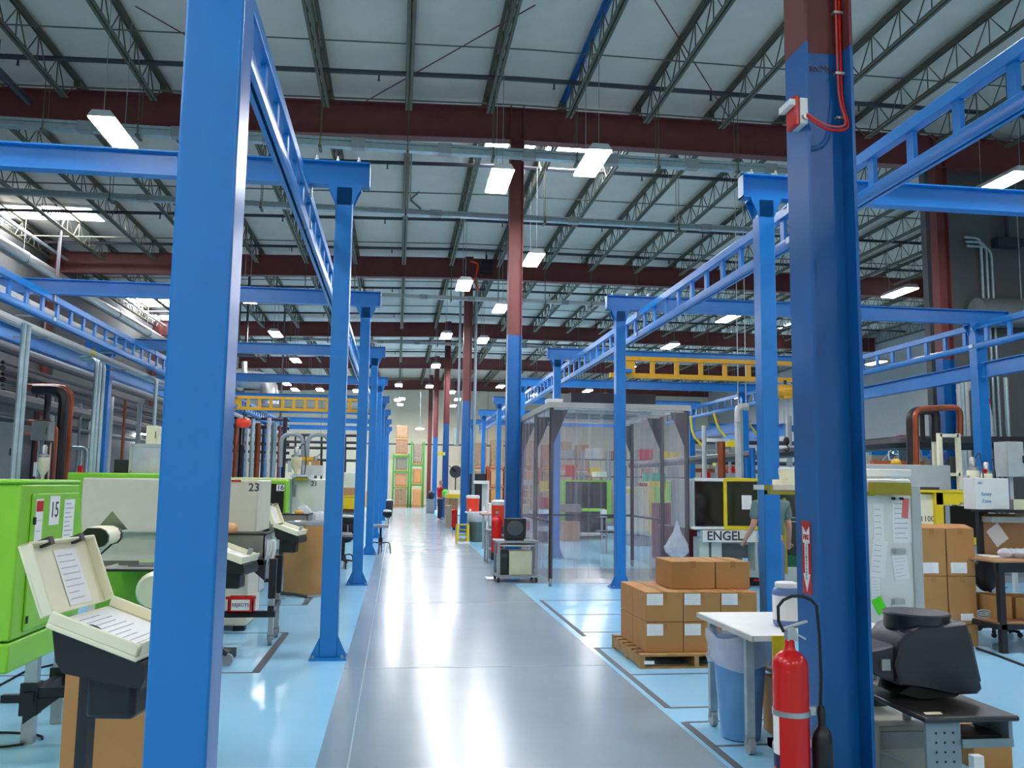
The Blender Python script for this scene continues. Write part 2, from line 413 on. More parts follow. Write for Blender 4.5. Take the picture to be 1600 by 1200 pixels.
# ============================================================ LIGHT FIXTURES
fix = T('ceiling_light', '', 'ceiling light')
q = MB().use(LGR); q.prism([(-.2, -.62, 0), (.2, -.62, 0), (.13, -.62, .1), (-.13, -.62, .1)], (0, 1.24, 0)); q.build('housing', None, fix)
MB().box(-.185, .185, -.6, .6, -.02, -.001).build('diffuser', DIFF, fix)
q = MB().use(GRY)
for s_ in (-.5, .5): q.tube([(0, s_, .1), (0, s_, 2.1)], .006, 4)
q.build('suspension_wires', None, fix)
LZ = 6.95
LIST = [((178,207),'left foreground, below the nearest girder'),((780,283),'right of centre, beside the second column'),((925,255),'nearest one right of the second column, under the rooflight'),
 ((833,406),'right of the second column, below the second girder'),((725,446),'over the aisle, in front of the third column'),((782,482),'over the aisle, just left of the second column'),
 ((697,525),'over the aisle, left of the third column'),((754,532),'over the aisle, between second and third columns'),((681,572),'over the aisle, left of the fourth column'),
 ((386,467),'just right of the large left foreground post'),((431,522),'second one right of the large left foreground post'),((1137,498),'above the right crane bay, farther along than the nearest'),
 ((1047,541),'above the yellow bridge crane'),((1485,535),'behind the far right overhead rail'),((1563,287),'at the right edge, above the crane beam'),((1368,567),'close right of the foreground column'),
 ((1437,617),'seen below the right rail, by the far conduits'),((982,575),'directly behind the right second post'),((462,563),'upper one of the distant left group'),((484,589),'distant left group, second from top'),
 ((448,600),'distant left group, leftmost of the middle'),((461,609),'distant left group, small one in the middle'),((500,609),'distant left group, brightest near the second post'),((557,611),'between the second and third left posts, upper'),
 ((560,622),'between the second and third left posts, lower'),((412,619),'distant left group, lowest at left'),((435,621),'distant left group, lowest second from left'),((474,621),'distant left group, lowest at right'),
 ((623,602),'far end of the aisle, uppermost above the green rack'),((671,604),'far end of the aisle, beside the fourth column'),((706,613),'far end, left of the third column'),((715,624),'far end, against the third column'),
 ((708,634),'far end, lowest left of the third column'),((621,625),'far end, left one of the trio above the rack'),((628,623),'far end, right one of the trio above the rack'),((625,632),'far end, lowest of the trio above the rack'),
 ((782,604),'behind the second column at its left side'),((928,601),'above the curtain booth, uppermost'),((918,611),'above the curtain booth, second'),((895,618),'above the curtain booth, lowest left'),((942,618),'above the curtain booth, lowest right'),
 ((821,627),'just right of the second column, low and far'),((836,617),'right of the second column, slightly higher and far'),((1105,632),'under the right far rail, left cluster'),((1150,621),'under the right far rail, right cluster'),((1143,622),'under the right far rail, beside the right cluster')]
def light_spot(px, z):
    return gp(px[0], px[1], z)
for i, (px, where) in enumerate(LIST):
    p = light_spot(px, LZ)
    while p.y > 61: p = at(px[0], px[1], 56+(i*7) % 5)
    dup(fix, p, 'white high-bay ceiling light '+where)
p = at(656, 670, 50); dup(fix, p, 'low hanging ceiling light before the back wall, above the green racks').scale = (1.2, .6, 1)
p = at(219, 678, 40); dup(fix, p, 'low ceiling light between the left pipes and the foreground post').scale = (1, .6, 1)
k = 0
for X in (-8.5, -4.2, 1.7, 6.5, 13.0):
    for Y in (-4.5, 1.5, 7.3):
        if X in (1.7, 6.5) and Y > -4 and Y < 5: continue
        if X == 1.7 and Y > 5: X = 3.4
        dup(fix, (X, Y, LZ), 'white high-bay ceiling light overhead out of the photo', group='overhead lights above and behind the camera'); k += 1
fix.location = (13.5, 22.0, LZ); fix['label'] = 'white high-bay ceiling light above the right-hand bay beyond the inner wall edge'

# ============================================================ BLUE CRANE FRAMES
ZB = 4.44; ZT = 4.68
post = T('crane_post', '', 'crane post')
MB().box(-.08, .08, 0, .16, .02, ZB-.02).build('shaft', BLUE, post, bevel=.008)
q = MB(); q.box(-.165, .165, -.06, .22, 0, .02)
for s_ in (-1, 1): q.prism([(s_*.08, .06, .02), (s_*.155, .06, .02), (s_*.155, .06, .04), (s_*.08, .06, .2)], (0, .02, 0)); q.prism([(s_*.08, .0, .02), (s_*.155, .0, .02), (s_*.155, .0, .04), (s_*.08, .0, .2)], (0, .014, 0))
q.use(SIL)
for a in (-.13, .13):
    for b_ in (-.04, .195): q.cyl((a, b_, .02), (a, b_, .045), .014, 6)
q.mats = [BLUE, SIL]; q.mi = [0]*(6+4*6)+[1]*(len(q.f)-30)
q.build('base_plate', None, post)
q = MB(); q.box(-.155, .155, .0, .16, ZB-.02, ZB)
for y in (0, .146): q.prism([(-.08, y, ZB-.2), (.08, y, ZB-.2), (.105, y, ZB-.13), (.155, y, ZB-.02), (-.155, y, ZB-.02), (-.105, y, ZB-.13)], (0, .014, 0))
q.build('capital', BLUE, post)
LY = [2.45+5.85*i for i in range(9)]; RY = [2.3+5.68*i for i in range(8)]
LX, RX, LFX, RFX = -.575, 3.53, -6.4, 9.85
for i, Y in enumerate(LY):
    if i == 0: post.location = (LX+.025, Y, 0); post['label'] = 'thick blue post filling the left foreground beside the document stand'; continue
    dup(post, (LX, Y, 0), 'blue crane post on the left edge of the aisle, %s from the camera' % ORD[i])
for i, Y in enumerate(RY):
    if i == 0: continue
    dup(post, (RX, Y, 0), 'blue crane post along the right of the aisle, %s' % ['', 'by the white table', 'in front of the clear curtain booth', 'seen through the curtain booth', 'just right of the second column', 'first one left of the second column', 'second one left of the second column', 'farthest, right of the third column'][i])
for i, Y in enumerate(LY):
    if i < 1: continue
    dup(post, (LFX, Y, 0), 'blue crane post of the outer left row by the pipes, %s from the camera' % ORD[i]).scale = (1.35, 1.35, 1)
RFY = [(9.85, 13.66), (9.85, 7.98), (10.35, 25.2), (10.55, 30.6)]
for i, (X, Y) in enumerate(RFY):
    dup(post, (X, Y, 0), 'blue crane post of the outer right row, '+['at the right edge of the view', 'just outside the view', 'behind the dark machine windows', 'right of the curtain booth'][i]).scale = (1.25, 1.25, 1)
def ibeam(name, x0, x1, Y, label, bolts=()):
    t = T(name, label, 'crane beam', ((x0+x1)/2, Y, ZB))
    q = MB(); q.box(x0, x1, Y-.065, Y+.065, ZB, ZB+.014); q.box(x0, x1, Y-.065, Y+.065, ZT-.014, ZT); q.box(x0, x1, Y-.005, Y+.005, ZB+.014, ZT-.014)
    for x in (x0+.004, x1-.004): q.box(x-.004, x+.004, Y-.065, Y+.065, ZB, ZT)
    q.build('beam', BLUE, t)
    if bolts:
        q = MB()
        for x in bolts: 
            for dy in (-.04, .04): q.cyl((x, Y+dy, ZT), (x, Y+dy, ZT+.05), .01, 6); q.cyl((x, Y+dy, ZT), (x, Y+dy, ZT+.018), .018, 6)
        q.build('bolts', SIL, t)
    return t
for i, Y in enumerate(LY):
    lab = 'blue cross beam of the left crane frame, %s from the camera' % ORD[i]
    if i == 0: continue
    ibeam('cross_beam', -6.85, -.34, Y+.08, lab, (-1.05, -.85, -.65, -.45) if i < 4 else ())
for i, Y in enumerate(RY):
    if i == 0: continue
    ibeam('cross_beam', 3.3, 10.4 if i < 3 else 10.9, Y+.08, 'blue cross beam of the right crane frame, %s from the camera' % ORD[i-1], (3.4, 3.65, 3.8, 4.0) if i < 4 else ())
# ladder shaped overhead rails
def rail_proto(L):
    L -= .01
    t = T('overhead_rail', '', 'overhead rail')
    MB().box(-.04, .04, 0, L, -.1, -.001).build('top_chord', BLUE, t, bevel=.006)
    q = MB(); pts = [(-.045, 0, -.44), (-.012, 0, -.44), (-.012, 0, -.425), (-.035, 0, -.42), (-.035, 0, -.37), (.035, 0, -.37), (.035, 0, -.42), (.012, 0, -.425), (.012, 0, -.44), (.045, 0, -.44), (.055, 0, -.40), (.05, 0, -.35), (.03, 0, -.335), (-.03, 0, -.335), (-.05, 0, -.35), (-.055, 0, -.40)]
    q.prism(pts[::-1], (0, L, 0)); q.build('bottom_track', BLUE, t)
    n = 10; st = L/n
    for i in range(n):
        y = st*(i+.5); MB().box(-.018, .018, y-.045, y+.045, -.34, -.1).build('upright', BLUE, t)
    MB().box(-.06, .06, .0, .06, -.0999, -.0005).build('splice', GALV, t); MB().box(-.065, .065, .0, .1, -.41, -.35).build('splice', GALV, t)
    q = MB().box(-.05, .05, .1, .2, -.02, .0); q.build('clamp', BLUE, t)
    return t
rl = rail_proto(5.85)
for i in range(-1, 8):
    lab = 'ladder shaped blue rail span above the left aisle posts, %s' % (['overhead', 'from foreground post to second post']+['span number %s from the camera' % o for o in ORD[2:]])[i+1]
    if i == -1: rl.location = (-.95, 2.5-5.85, ZB); rl['label'] = lab; continue
    dup(rl, (-.95, 2.53+5.85*i, ZB), lab)
for i in range(1, 7):
    if i == 0: continue
    dup(rl, (-5.42, 2.53+5.85*i+.0, ZB), 'ladder shaped blue rail span of the outer left row by the duct, %s' % ORD[i-1])
rr = rail_proto(5.68)
for i in range(-1, 7):
    lab = 'ladder shaped blue rail span over the right bay, %s' % ['overhead beside the camera', 'rising to the top right corner', 'crossing behind the foreground column', 'above the curtain booth front', 'above the curtain booth rear', 'fifth', 'sixth', 'farthest'][i+1]
    if i == -1: rr.location = (3.87, 2.38-5.68, ZB); rr['label'] = lab; continue
    dup(rr, (3.87, 2.38+5.68*i, ZB), lab)
for i, (X, Y) in enumerate(((9.8, 8.06), (9.8, 13.74), (10.35, 22.0), (10.4, 27.68))):
    dup(rr, (X, Y, ZB), 'ladder shaped blue rail of the outer right row, '+['nearest, at the right edge', 'second, before the brown column', 'behind the second right post', 'with yellow cable, by the curtain booth'][i])
# low side beams of the outer rows
def ybeam(X, y0, y1, z0, z1, label, w_=.14):
    q = MB(); q.box(X-w_/2, X+w_/2, y0, y1, z0, z0+.014); q.box(X-w_/2, X+w_/2, y0, y1, z1-.014, z1); q.box(X-.006, X+.006, y0, y1, z0, z1)
    return tag(q.build('side_beam', BLUE), label, 'side beam')
for i in range(1, 7): ybeam(-6.4, LY[i]+.17, LY[i+1]-.01, 3.83, 4.13, 'deep blue beam joining the outer left posts, %s' % ORD[i-1])
ybeam(9.85, 8.2, 13.6, 3.5, 3.76, 'deep blue beam joining the outer right posts, nearest')
ybeam(9.85, 13.9, 19.6, 3.5, 3.76, 'deep blue beam joining the outer right posts, behind the right foreground column')
ybeam(10.55, 25.4, 30.6, 3.3, 3.6, 'short blue beam between outer right posts by the yellow cables')
# yellow bridge cranes
def bridge(x0, x1, Y, z0, z1, label, n):
    t = T('bridge_crane', label, 'bridge crane', ((x0+x1)/2, Y, z0))
    MB().box(x0, x1, Y-.05, Y+.05, z1-.09, z1).build('top_chord', CRY, t)
    MB().box(x0-.35, x1, Y-.06, Y+.06, z0, z0+.1).build('bottom_track', CRY, t)
    for i in range(n+1):
        x = x0+.06+(x1-x0-.12)*i/n; hw = .16 if i in (0, n) else .05
        MB().box(x-hw, x+hw, Y-.02, Y+.02, z0+.1, z1-.09).build('upright', CRY, t)
    for x in (x0-.05, x1+.05):
        MB().box(x-.16, x+.16, Y-.2, Y+.2, z0+.1, z0+.17).box(x-.05, x+.05, Y-.14, Y+.14, z0-.08, z0+.02).build('end_truck', BLUE, t)
    return t
bridge(4.9, 10.0, 18.6, 3.95, 4.42, 'yellow bridge crane across the right bay above the curtain booth', 9)
bridge(-5.45, -.85, 30.2, 3.95, 4.42, 'yellow bridge crane across the left bay', 12)
def hoist(x, y, Y, drop, label, hor):
    p = at(x, y, Y); t = T('chain_hoist', label, 'chain hoist', p)
    q = MB().use(ORG if hor else CRY); q.lathe([(.02, -.26), (.14, -.22), (.16, -.05), (.16, .1), (.12, .2), (.02, .24)], p, 14, 'X'); q.box(p.x-.09, p.x+.09, p.y-.12, p.y+.12, p.z-.16, p.z+.14); q.build('motor', None, t)
    q = MB(); q.bar(p+Vector((0, 0, .1)), (p.x, p.y, 3.97), .06, .04); q.build('trolley', BLKM, t)
    q = MB()
    for s_ in (-.05, .06): q.tube([p+Vector((s_, 0, -.1)), p+Vector((s_*.8, 0, -drop))], .012, 5)
    q.build('chain', GRY, t)
    q = MB(); hz = p+Vector((0, 0, -drop)); q.ell(hz, (.07, .05, .1)); q.tube([hz+Vector((.05*math.sin(a), 0, -.16+.06*math.cos(a))) for a in [i*.5 for i in range(10)]], .014, 6); q.build('hook', BLKM, t)
hoist(1227, 612, 18.4, 1.1, 'yellow chain hoist hanging between the right post and the foreground column', False)
hoist(381, 661, 30.2, .8, 'orange chain hoist hanging from the left bridge crane', True)

# ============================================================ FLOOR TAPE
TP = mat('floor_tape', '4d5256', .6)
def tape(label, segs):
    q = MB()
    for (a, b, w_) in segs: q.bar((a[0], a[1], .0012), (b[0], b[1], .0012), w_, .0024)
    tag(q.build('floor_tape', TP), label, 'floor marking')
tape('dark tape rectangle on the blue floor by the red box conveyor', [((-1.13, 7.8), (-1.12, 9.75), .07), ((-3.2, 9.78), (-1.1, 9.78), .03), ((-3.2, 7.8), (-1.1, 7.8), .03)])
tape('dark tape rectangle on the blue floor by the brown drum', [((-1.15, 11.9), (-1.14, 13.2), .08), ((-3.2, 11.9), (-1.14, 11.9), .03)])
tape('dark tape outline around the pallet of cartons', [((2.0, 6.39), (2.0, 8.75), .05), ((2.0, 6.39), (3.3, 6.39), .03), ((2.03, 7.5), (3.3, 7.52), .03), ((2.0, 8.72), (3.4, 8.72), .03)])
tape('dark tape outline on the floor under the white table', [((1.99, 4.6), (1.99, 6.0), .05), ((2.0, 6.0), (3.1, 6.03), .03), ((2.0, 5.45), (3.1, 5.47), .03)])
tape('thin dark tape ladder on the floor before the second right post', [((2.03, 9.4), (2.03, 12.3), .05), ((2.03, 12.28), (3.3, 12.28), .03), ((2.03, 10.95), (3.3, 10.95), .03), ((2.03, 9.65), (3.3, 9.65), .03)])
tape('dark tape rectangle on the left floor near the far stools', [((-.95, 16.8), (-.95, 18.9), .06), ((-3, 16.8), (-.95, 16.8), .03)])

# ============================================================ LEFT SIDE
def docstand(name, label, p, rz=0.0, feet=True):
    """open document box on a black lectern post; p is the near end of the hinge line, the tray slopes down towards +X"""
    t = T(name, label, 'document stand'); zh = p.z; W2 = .46
    M = Matrix.Translation((0, 0, zh)) @ Matrix.Rotation(math.radians(19), 4, 'Y')
    tr = MB(); tr.X = M; tr.box(0, .35, 0, W2, -.03, -.012); tr.box(0, .35, 0, .014, -.012, .03); tr.box(0, .35, W2-.014, W2, -.012, .03); tr.box(.336, .35, 0, W2, -.012, .04)
    tb = tr.build('tray', CRM, t, bevel=.004)
    q = MB(); sheet(q, M @ Matrix.Translation((.165, W2/2, -.011)) @ Matrix.Rotation(PI/2, 4, 'Z'), .40, .29, 9, seed=3); q.build('paper', None, tb)
    q = MB(); q.X = M; q.ell((.13, .09, .0), (.03, .016, .01)); q.bar((.13, .09, .0), (.18, .08, -.005), .012, .01); q.build('paper_clamp', BLK, tb)
    q = MB(); q.X = M; q.box(.24, .275, W2-.03, W2+.012, -.02, .05); q.build('binder_clip', GRY, tb)
    M3 = Matrix.Translation((-.002, 0, zh+.012)) @ Matrix.Rotation(math.radians(-112), 4, 'Y')
    ld = MB(); ld.X = M3; ld.box(0, .27, 0, W2, .018, .03); ld.box(0, .27, 0, .012, -.02, .02); ld.box(0, .27, W2-.012, W2, -.02, .02); ld.box(.26, .27, 0, W2, -.02, .02)
    lo = ld.build('lid', CRM, t, bevel=.004)
    q = MB(); sheet(q, M3 @ Matrix.Translation((.125, .27, .016)) @ Matrix.Rotation(PI, 4, 'X') @ Matrix.Rotation(-PI/2, 4, 'Z'), .16, .22, 8, seed=5); q.build('paper', None, lo)
    for y in (.13, .35):
        q = MB(); q.X = M3; q.box(.25, .28, y-.014, y+.014, -.026, .036); q.build('binder_clip', DGR, lo)
    q = MB(); q.prism([(.0, .03, zh-.035), (.33, .03, zh-.15), (.345, .03, zh-.2), (.33, .03, zh-.24), (.05, .03, zh-.19), (.02, .03, zh-.15)], (0, W2-.06, 0)); q.build('bracket', BLK, t)
    MB().box(.09, .27, .12, .3, zh-.37, zh-.2).build('pocket', BLK, t, bevel=.02)
    MB().box(.045, .085, .16, .22, .08, zh-.17).build('post', BLKM, t)
    if feet:
        q = MB(); q.tube([(.03, -.1, .09), (.06, .19, .12), (.03, .5, .09)], .022, 8); q.tube([(.06, .19, .12), (.28, .17, .11), (.45, .16, .08)], .022, 8); q.build('foot', BLKM, t)
        for (x, y) in ((.44, .16), (.03, -.1), (.03, .5)): MB().cyl((x, y-.016, .033), (x, y+.016, .033), .033, 12).cyl((x, y, .045), (x, y, .1), .009, 6).build('caster', SIL, t)
    else: MB().box(-.05, .2, .05, .35, 0, .08).build('foot', BLKM, t)
    t.location = (p.x, p.y, 0); t.rotation_euler = (0, 0, rz)
    return t
docstand('document_stand', 'open cream document box on black stand, left foreground, with two binder clips', at(75, 968, 3.35), math.radians(-9), feet=False)
docstand('document_stand', 'open cream document box on wheeled black stand, beside the brown drum', at(427, 820, 12.0), math.radians(-9))
docstand('document_stand', 'low cream document box on black stand behind the large left post', at(322, 856, 8.2), math.radians(-9), feet=False)
# tall brown carton behind the nearest stand
t = T('tall_carton', 'tall brown cardboard carton behind the nearest document stand', 'carton', (-1.35, 4.9, 0))
q = MB(); q.box(-1.56, -1.1, 4.6, 5.2, 0, .8); q.build('box', CARD, t, bevel=.006)
MB().box(-1.1725, -1.15, 4.596, 4.5995, .6, .72).build('sticker', mat('orange_sticker', 'ff4a2a', .5), t)

# lime green moulding machine, nearest
gm = T('moulding_machine', 'lime green moulding machine end with papers, at the left edge', 'machine', (-2.8, 5.6, 0))
X1 = -2.02
q = MB().use(GRN); q.prism([(X1, 5.1, .73), (X1, 6.12, .73), (X1, 6.2, 1.0), (X1, 5.98, 1.565), (X1, 5.1, 1.565)], (-2.2, 0, 0))
q.prism([(X1-.004, 5.1, .56), (X1-.004, 6.05, .56), (X1-.004, 6.11, .718), (X1-.004, 5.1, .718)], (-2.2, 0, 0)); q.prism([(X1+.008, 5.08, 1.566), (X1+.008, 6.0, 1.566), (X1+.008, 5.99, 1.59), (X1+.008, 5.08, 1.59)], (-2.2, 0, 0))
q.build('housing', None, gm, bevel=.012)
q = MB().use(GRN); q.prism([(X1+.001, 5.24, .76), (X1+.001, 6.04, .76), (X1+.001, 6.13, 1.0), (X1+.001, 5.95, 1.51), (X1+.001, 5.24, 1.51)], (.012, 0, 0)); dr = q.build('door', None, gm, bevel=.004)
MB().use(BLK).box(X1+.013, X1+.025, 5.25, 5.27, 1.34, 1.38).box(X1+.013, X1+.02, 5.25, 5.27, .8, .84).build('latch', None, dr)
q = MB(); XX = X1+.0135
sheet(q, rightM(XX, 5.33, 1.36), .1, .24, 3, seed=1); q.use(RED); q.X = rightM(XX+.002, 5.33, 1.44); q.box(-.045, .045, -.03, .03, 0, .002); q.X = Matrix.Identity(4)
q.use(PAPER); q.X = rightM(XX, 5.55, 1.41); q.box(-.075, .075, -.085, .085, 0, .002); q.X = Matrix.Identity(4); q.use(INK); q.text('15', rightM(XX+.003, 5.55, 1.41), .13)
sheet(q, rightM(XX, 5.79, 1.24), .17, .46, 16, ink=INKL, seed=8)
q.build('posted_sheets', None, dr)
MB().box(-4.2, X1-.14, 5.085, 5.099, .76, 1.5).build('window', WIN, gm)
for y in (5.86, 6.32):
    q = MB().use(SIL); q.box(-2.21, -2.14, y-.03, y+.03, 0, .55); q.use(BLKM); q.box(-2.225, -2.125, y-.045, y+.045, .17, .36); q.build('leg', None, gm)
q = MB(); q.box(-2.2, -2.14, 5.8, 6.4, .25, .31); q.box(-2.2, -1.7, 5.83, 5.89, .27, .33); q.prism([(-2.2, 5.82, .12), (-2.2, 5.82, .27), (-2.0, 5.82, .27)], (0, .06, 0)); q.build('brace', BLKM, gm)
q = MB()
cc = gp(20, 1158)
q.tube([cc+Vector((.42*math.cos(a)-.25, .18*math.sin(a), .008)) for a in [i*.3 for i in range(20)]], .007, 6)
tag(q.build('cable', RUB), 'black cable looped on the floor below the nearest green machine', 'cable')
q = MB(); a0 = gp(0, 1072); b0 = gp(40, 1050); q.tube([a0+Vector((-.4, -.2, .008)), a0+Vector((0,0,.008)), b0+Vector((0,0,.008)), b0+Vector((.2,.4,.008))], .009, 6)
tag(q.build('hose', RUB), 'dark hose lying on the blue floor under the green machine', 'hose')

# part conveyor poking out behind the nearest green machine
pc = T('belt_conveyor', 'small cream belt conveyor with black edges behind the green machine', 'conveyor', (-2.8, 6.9, 0))
p = at(157, 843, 6.9); q = MB()
def slab(poly, th, m, nm, par, off=(0, 1, 0)):
    return MB().prism(poly, Vector(off)*th).build(nm, m, par)
x0 = p.x; z0 = p.z
sd = [(x0-.35, 6.75, z0-.42), (x0+.03, 6.75, z0-.05)]+[(x0+.03+.07*math.sin(a), 6.75, z0+.02+.07*math.cos(a)*-1) for a in (.6, 1.2, 1.8, 2.4, 3.0)]+[(x0-.05, 6.75, z0+.09), (x0-.45, 6.75, z0-.3)]
slab(sd, .03, BLKM, 'side_frame', pc); slab([(a, b+.32, c) for a, b, c in sd], .03, BLKM, 'side_frame', pc)
slab([(a*.0+a, b+.03, c*1.0) for a, b, c in [(u[0]-.008, u[1], u[2]+.004) for u in sd]], .29, CRM, 'belt', pc)
MB().bar((x0-.4, 6.9, z0-.35), (x0-.4, 6.9, .03), .05, .05).bar((x0-.6, 6.9, .03), (x0-.1, 6.9, .03), .05, .05).build('stand', BLKM, pc)
q = MB().prism([(x0-.16, 7.2, z0+.02), (x0-.02, 7.2, z0+.2), (x0+.1, 7.2, z0+.06)], (0, .01, 0)); q.build('deflector', STL, pc)

def trough(nm, label, x0, y0, x1, y1, Y, dep, legs, m=STL, shelf=None, tilt=0):
    a, b, c, d = pr(x0, y0, x1, y1, Y)
    t = T(nm, label, 'conveyor', ((a+b)/2, Y+dep/2, 0))
    q = MB(); th = .012
    q.box(a, b, Y, Y+th, c, d); q.box(a, b, Y+dep-th, Y+dep, c, d+tilt); q.box(a, a+th, Y, Y+dep, c, d); q.box(b-th, b, Y, Y+dep, c, d); q.box(a, b, Y, Y+dep, c-.01, c+.01)
    q.build('tray', m, t)
    MB().box(a-.01, b+.01, Y-.012, Y+.012, d-.01, d+.012).box(b-.012, b+.012, Y, Y+dep, d-.01, d+.012).build('rim', BLKM, t)
    for (lx, ly, zs) in legs:
        lg = MB().box(lx-.035, lx+.035, ly-.03, ly+.03, zs, c-.01).build('leg', BLKM, t)
        MB().box(lx-.024, lx+.024, ly-.02, ly+.02, .1, zs+.02).build('inner_tube', SIL, lg)
        MB().cyl((lx-.02, ly, .045), (lx+.02, ly, .045), .045, 14).box(lx-.03, lx+.03, ly-.012, ly+.012, .05, .11).build('caster', GRY, lg)
    return t, (a, b, c, d)
tr1, (a, b, c, d) = trough('roller_conveyor', 'steel tray conveyor on black wheeled legs, just right of the foreground post', 335, 835, 413, 872, 9.0, .55, [(-1.19, 9.06, .45), (-1.19, 9.5, .45), (-1.95, 9.06, .45)])
MB().box(-2.0, -1.15, 9.03, 9.09, .27, .33).box(-1.22, -1.16, 9.0, 9.55, .33, .38).prism([(-1.26, 9.0, c-.02), (-1.5, 9.0, c-.02), (-1.26, 9.0, c-.22)], (0, .05, 0)).build('brace', BLKM, tr1)
MB().box(a, b, 9.0, 9.5, c-.07, c-.012).build('frame', BLKM, tr1)
q = MB(); c0 = at(414, 846, 9.05); c1 = at(432, 846, 9.05); zc0 = c0.z; zc1 = at(420, 884, 9.05).z; nn = 14; vs = []
for r_ in range(6):
    for k_ in range(nn+1):
        u = k_/nn; fold = .018*math.sin(u*19+r_*.5)*(.4+r_*.2); vs.append((c0.x+(c1.x-c0.x)*(u*(1-.04*r_)+.02*r_*math.sin(r_)), 9.03+fold+.03*u, zc0+(zc1-zc0)*r_/5*(1-.12*u)))
q.add(vs, [(r_*(nn+1)+k_, r_*(nn+1)+k_+1, (r_+1)*(nn+1)+k_+1, (r_+1)*(nn+1)+k_) for r_ in range(5) for k_ in range(nn)])
o_ = [(v[0], v[1]+.02, v[2]) for v in vs]; q.add(o_, [(r_*(nn+1)+k_, (r_+1)*(nn+1)+k_, (r_+1)*(nn+1)+k_+1, r_*(nn+1)+k_+1) for r_ in range(5) for k_ in range(nn)])
q.box(c0.x-.02, c1.x-.03, 9.05, 9.2, zc0-.015, zc0+.01)
tag(q.build('white_cloth', WHT), 'white cloth hanging at the end of the steel tray conveyor', 'cloth')
t = T('parts_box', 'small red open box marked REJECTS on the conveyor brace', 'box', at(376, 968, 8.9))
a, b, c, d = pr(355, 951, 395, 970, 8.88); c = .335; d = .335+.15
q = MB(); q.box(a, b, 8.88, 8.89, c, d); q.box(a, b, 9.0, 9.01, c, d); q.box(a, a+.01, 8.88, 9.01, c, d); q.box(b-.01, b, 8.88, 9.01, c, d); q.box(a, b, 8.88, 9.01, c, c+.01); q.box(a-.02, a+.02, 8.87, 8.91, d-.02, d+.004); q.box(b-.02, b+.02, 8.87, 8.91, d-.02, d+.004)
q.build('tray', RED, t)
q = MB().use(PAPER); q.box((a*.86+b*.14), (a*.14+b*.86), 8.876, 8.8795, c+.025, d-.025); q.use(INK).text('REJECTS', frontM((a+b)/2, 8.875, (c+d)/2), .045); q.build('card', None, t)
# rolling foot behind the big post
t = T('caster_stand', 'black wheeled stand foot peeping out right of the foreground post', 'stand', (-1.6, 8.1, 0))
MB().tube([(-1.9, 8.1, .2), (-1.55, 8.1, .17), (-1.42, 8.1, .1)], .03, 8).box(-1.92, -1.86, 8.07, 8.13, .0, .7).build('leg', BLKM, t)
MB().cyl((-1.42, 8.08, .05), (-1.42, 8.13, .05), .05, 14).build('caster', GRY, t)
# trough + green body left of the post
t = T('moulding_machine', 'green machine base with steel tray and cream roll, left of foreground post', 'machine', (-3, 7.8, 0))
pb(MB(), 150, 892, 262, 960, 7.9, 1.0, z0=.25).build('housing', mat('olive_green_enamel', '6fb02a', .35), t)
q = MB(); pb(q, 148, 876, 216, 890, 7.6, .02); pb(q, 148, 889, 262, 892, 7.3, .6); q.build('tray', STL, t)
pb(MB(), 140, 890, 262, 893, 7.28, .04).build('rim', BLKM, t)
pb(MB(), 200, 884, 262, 889, 7.5, .3).build('ledge', DGR, t)
p = at(247, 922, 7.2); MB().lathe([(.02, -.12), (.12, -.12), (.15, -.06), (.15, .3), (.02, .3)], p, 24, 'Y').build('film_roll', CRM, t)
pb(MB(), 210, 950, 262, 960, 7.1, .5).build('roll_cradle', BLKM, t)
for x in (170, 240): pb(MB(), x, 955, x+8, 1000, 8.0, .08, z0=0).build('leg', BLKM, t)
q = MB(); q.prism([at(155, 889, 7.35), at(184, 880, 7.35), at(188, 889, 7.35)], (0, .004, 0)); tag(q.build('paper_sheet', PAPER), 'white paper lying in the steel tray left of the foreground post', 'paper')

# beige machine number 23
def machine(name, label, x0, y0, x1, y1, Y, dep, m, num=None, npx=None, nsz=.09, base=True, rz=0, body2=GRY):
    a, b, c, d = pr(x0, y0, x1, y1, Y); t = T(name, label, 'machine', ((a+b)/2, Y+dep/2, 0))
    h = MB().box(a, b, Y, Y+dep, c, d).build('housing', m, t, bevel=.02)
    if num:
        p = at(npx[0], npx[1], Y); MB().text(num, frontM(p.x, Y-.0015, p.z), nsz, bold=.002).build('number', INK, h)
    if base and c > .15:
        MB().box(a+.1, b-.08, Y+.12, Y+dep, .06, c).build('base', body2, t, bevel=.01)
        for x in (a+.18, b-.16): MB().box(x-.06, x+.06, Y+.16, Y+.28, 0, .06).build('foot', BLKM, t)
    return t, (a, b, c, d)
t, (a, b, c, d) = machine('moulding_machine', 'large beige machine guard numbered 23 behind the foreground post', 126, 748, 402, 833, 9.75, 1.0, BEI, '23', (397, 762), .12, body2=BEI)
MB().box(b-.28, b-.18, 9.74, 9.749, 1.585, 1.605).build('label_strip', RED, t)
q = MB(); pb(q, 335, 878, 405, 925, 10.6, .4); tag(q.build('parts_bin', LGR), 'pale grey cabinet below the beige machine numbered 23', 'cabinet')
q = MB(); q.ell(at(361, 826, 9.4), (.07, .05, .06)); tag(q.build('orange_glove', mat('peach', 'eeb27c', .7)), 'peach coloured bag on the steel tray beside the post', 'bag')
t2, _ = machine('moulding_machine', 'lime green machine top strip beyond the beige guard on the left', 103, 739, 262, 800, 14.0, 1.2, GRN)
pb(MB(), 150, 690, 151, 691, 14.2, .1).build('edge', GRN, t2)
